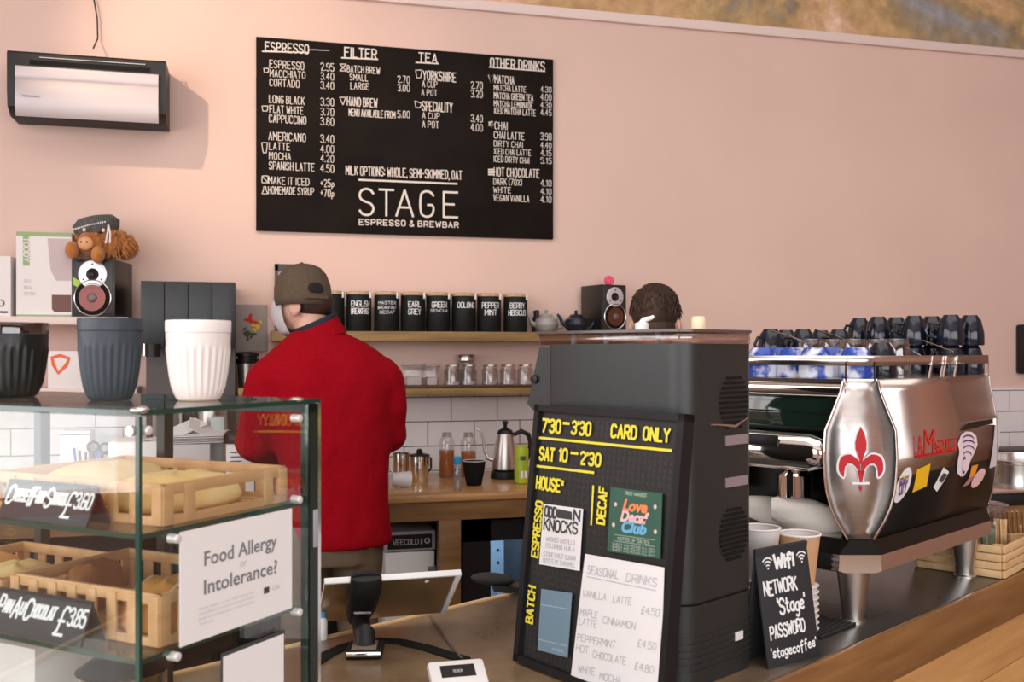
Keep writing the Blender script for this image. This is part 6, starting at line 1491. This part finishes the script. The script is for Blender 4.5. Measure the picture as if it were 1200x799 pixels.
# ---- price signs inside the case: their face looks along -x (out of the front glass)
def price(label, y0, y1, x, z, h, spread, words_, num, tilt=0):
    p = CW(x, y1, z); t, TP, L_ = tent('price_sign', label, 'sign', p, CR - R(90) + tilt, y1 - y0, h, spread, chb, th=.003); w_ = y1 - y0
    mb = MB(); xx = w_ * .04
    for s, big, wd in words_: write(mb, s, xx, L_ * (.38 if big else .47), L_ * (.44 if big else .26), TP, w=.16 if big else .26, width=w_ * wd, slant=.18); xx += w_ * (wd + .02)
    write(mb, '#', w_ * .70, L_ * .18, L_ * .6, TP, w=.11, width=w_ * .09, slant=.15); write(mb, num, w_ * .81, L_ * .42, L_ * .36, TP, w=.16, width=w_ * .17, slant=.1)
    mb.build('chalk_lettering', K['chalkw'], t, flat=True)
price('black tent price sign reading 3.60 on the middle glass shelf', .098, .255, .012, 1.2362, .046, .036, (('C', 1, .06), ('HEESE', 0, .15), ('OF', 1, .07), ('OUR', 0, .08), ('S', 1, .06), ('OURDO', 0, .14)), '3.60')
price('black tent price sign reading 3.85 on the lower glass shelf', .105, .270, .010, 1.0962, .050, .036, (('P', 1, .05), ('AIN', 0, .08), ('A', 1, .06), ('U', 0, .03), ('C', 1, .06), ('HOCOLAT', 0, .24)), '3.85')
# things on the bottom board of the case
t = thing('white_carton', 'plain pale carton on the bottom of the display case', 'box', CW(.10, .30, .9142), CR); MB().b6(0, .12, 0, .2, 0, .13, bev=.002).build('carton', K['card'], t)
t = thing('steel_pot', 'dark steel pot on the bottom of the display case', 'pot', CW(.13, .17, .9142), CR); MB().lathe([(.05, 0), (.055, .005), (.055, .11), (.058, .115), (.05, .115), (.048, .01)], seg=30, cap=False).build('body', K['satin'], t); MB().lathe([(.056, .116), (.04, .128), (.01, .132), (.001, .14)], seg=26).build('lid', K['black'], t)

# ================================================================== TABLET STAND, CARD READER, ODDMENTS
pb = at_z(428, 766, .9)
TA = math.atan2(SU, CU) * -0 + R(0)
TS = thing('tablet_stand', 'black clamp stand holding the point-of-sale tablet on the counter', 'tablet stand', (pb.x, pb.y, .9), -math.atan2(SU, CU) + R(3))
tb = thing('tablet', 'gold-backed tablet with white rim, tilted face up towards the wall', 'tablet', (0, 0, 0))
# tablet: top edge nearer the camera and higher
TLw, TRw = at_d(381, 681, 1.78), at_d(534, 671, 1.849)
w_t = (TRw - TLw).length; xd = (TRw - TLw).normalized()
fwd = Vector((SU, CU, 0)); fwd = (fwd - xd * fwd.dot(xd)).normalized(); tilt = R(38); dn = (fwd * math.cos(tilt) - Vector((0, 0, 1)) * math.sin(tilt)); dn = (dn - xd * dn.dot(xd)).normalized(); nrm = xd.cross(dn)
M3 = Matrix((xd, dn, nrm)).transposed().to_4x4(); tb.matrix_world = Matrix.Translation(TLw) @ M3
h_t = .168
MB().b6(0, w_t, 0, h_t, -.006, .001, bev=.003).build('aluminium_back', mat('gold_aluminium', (0.42, 0.30, 0.17), .3, .85), tb)
MB().b6(-.0006, w_t + .0006, -.0006, h_t + .0006, -.0010, .0048, bev=.002).build('white_bezel', K['white'], tb)
mb = MB(); mb.b6(w_t, w_t + .010, -.004, h_t + .002, -.008, .004, bev=.002); mb.b6(-.002, w_t + .01, -.005, .001, -.0075, .0045, bev=.002); mb.build('white_case_edge', K['white'], tb)
MB().b6(.006, w_t - .006, .012, h_t - .012, .0046, .0053).build('screen', mat('screen_glass', (.02, .02, .025), .08), tb)
mb = MB(); mb.lathe([(.004, 0), (.004, .0012), (.002, .0014)], seg=14, M=Matrix.Translation((w_t * .78, .016, -.006)) @ Matrix.Rotation(PI, 4, 'X')); mb.build('camera_lens', K['card'], tb)
# which way is the back? +nrm must look at the camera and down
def loc_(p): q = Vector(p) - Vector((pb.x, pb.y, .9)); a = -TS.rotation_euler[2]; return Vector((q.x * math.cos(a) - q.y * math.sin(a), q.x * math.sin(a) + q.y * math.cos(a), q.z))
def tp(u, v, n): return loc_(tb.matrix_world @ Vector((u * w_t, v * h_t, n)))
mb = MB(); uu = .30
ringsC = []
for v, n, hw, th in ((.02, .010, .024, .004), (-.05, .007, .026, .005), (-.075, -.004, .028, .008), (.0, -.015, .029, .009), (.25, -.018, .030, .011), (.5, -.022, .028, .012), (.78, -.022, .020, .012)):
    c = tp(uu, v, n); X = (tp(uu + .1, v, n) - c).normalized(); Nn = (tp(uu, v, n + .01) - c).normalized()
    ringsC.append([c + X * hw * math.cos(2 * PI * k / 14) + Nn * th * math.sin(2 * PI * k / 14) for k in range(14)])
mb.loft(ringsC); mb.build('clamp_arm', K['black'], TS)
ce = tp(uu, .60, -.03)
MB().tube([ce, (ce.x * .6, ce.y * .6, ce.z * .62), (0, .0, .035), (0, 0, .02)], [.016, .017, .018, .018], seg=16).build('neck', K['black'], TS)
MB().ball((ce.x, ce.y, ce.z), (.018, .018, .018)).build('ball_joint', K['matblack'], TS)
mb = MB(); mb.b6(-.032, .032, -.035, .03, .0, .016, bev=.004); mb.build('foot_clamp', K['black'], TS)
MB().b6(-.022, .022, -.03, .02, .0162, .0185, bev=.001).build('clamp_plate', mat('brown_plate', (.2, .15, .12), .4), TS)
MB().tube([(-.03, -.036, .010), (.03, -.036, .010)], .005).build('hinge_pin', K['chrome'], TS)
mb = MB(); mb.b6(-.016, .016, -.002, 0, 0, .004, M=Matrix.Translation(tp(uu, .42, -.036))); mb.build('chrome_line', K['satin'], TS)
# flat curved strap lying on the counter
def strapgeo(pts, wd, th=.003):
    mb = MB(); P_ = [at_z(x, y, .9) for x, y in pts]; rg = []
    for i, p in enumerate(P_):
        d = (P_[min(i + 1, len(P_) - 1)] - P_[max(i - 1, 0)]).normalized(); n = Vector((-d.y, d.x, 0)) * wd / 2
        rg.append([p - n, p + n, p + n + Vector((0, 0, th)), p - n + Vector((0, 0, th))])
    mb.loft(rg); return mb
tag(strapgeo([(368, 778), (385, 767), (405, 758), (425, 753), (445, 751), (470, 753), (500, 760), (525, 768), (545, 774)], .028).build('strap', K['matblack']), 'flat black strap curving behind the tablet stand foot', 'strap')
tag(MB().tube([at_z(504, 722, .903), at_z(514, 735, .903), at_z(525, 752, .903), at_z(541, 771, .903)], .002, seg=8).build('charging_cable', mat('grey_cable', (.12, .1, .09), .6)), 'thin dark cable running from the tablet to the white card reader', 'cable')
# card reader
pa, pc = at_z(500, 773, .952), at_z(566, 768, .952)
t = thing('card_reader', 'white card payment reader with a small black display, at the bottom', 'card reader', (pa.x, pa.y, .9), math.atan2((pc - pa).y, (pc - pa).x)); rw = (pc - pa).length
MR = Matrix.Translation((0, 0, .050)) @ Matrix.Rotation(R(25), 4, 'X')
MB().b6(0, rw, -.112, 0, -.016, 0, bev=.006, M=MR).build('body', K['white'], t)
mb = MB(); mb.loft([[(rw * .12, y, z) for y, z in ((-.09, .0), (-.005, .0), (-.010, .034))], [(rw * .88, y, z) for y, z in ((-.09, .0), (-.005, .0), (-.010, .034))]]); mb.build('wedge_stand', K['white'], t)
MB().b6(rw * .2, rw * .8, -.040, -.014, -.0005, .0006, M=MR).build('display', K['black'], t)
mb = MB(); write(mb, 'READY', rw * .42, -.031, .006, MR @ plane((0, 0, .0009), (1, 0, 0), (0, 1, 0)), w=.14, cx=.6); mb.build('display_text', K['paleink'], t, flat=True)
# black scoop on the back edge
pS = at_z(588, 692, .905); t = thing('tamper_handle', 'black oblong tool lying at the back edge of the counter beside the letter board', 'tool', (pS.x, pS.y, .9035), R(-8))
MB().ball((-.02, .0, .028), (.05, .022, .014), 24, 14, rot=(0, .1, 0)).build('head', K['rubber'], t)
MB().loft([[(x, y * w_, z0) for y in (-1, 1)] + [(x, w_, z0 + .012), (x, -w_, z0 + .012)] for x, w_, z0 in ((-.02, .02, .005), (.03, .026, .002), (.09, .03, 0))]).build('handle', K['black'], t)
# small wooden block with a blue-capped bottle by the case foot
pK = at_z(381, 760, .9); 
t = thing('small_bottle', 'tiny white bottle standing behind the dark strap beside the case', 'bottle', at_z(378, 749, .9)); MB().lathe([(.009, 0), (.009, .035), (.005, .042)], seg=16).build('body', K['white'], t); MB().lathe([(.006, .041), (.006, .05), (.004, .052)], seg=14).build('cap', mat('blue_cap', (.1, .3, .5), .4), t)
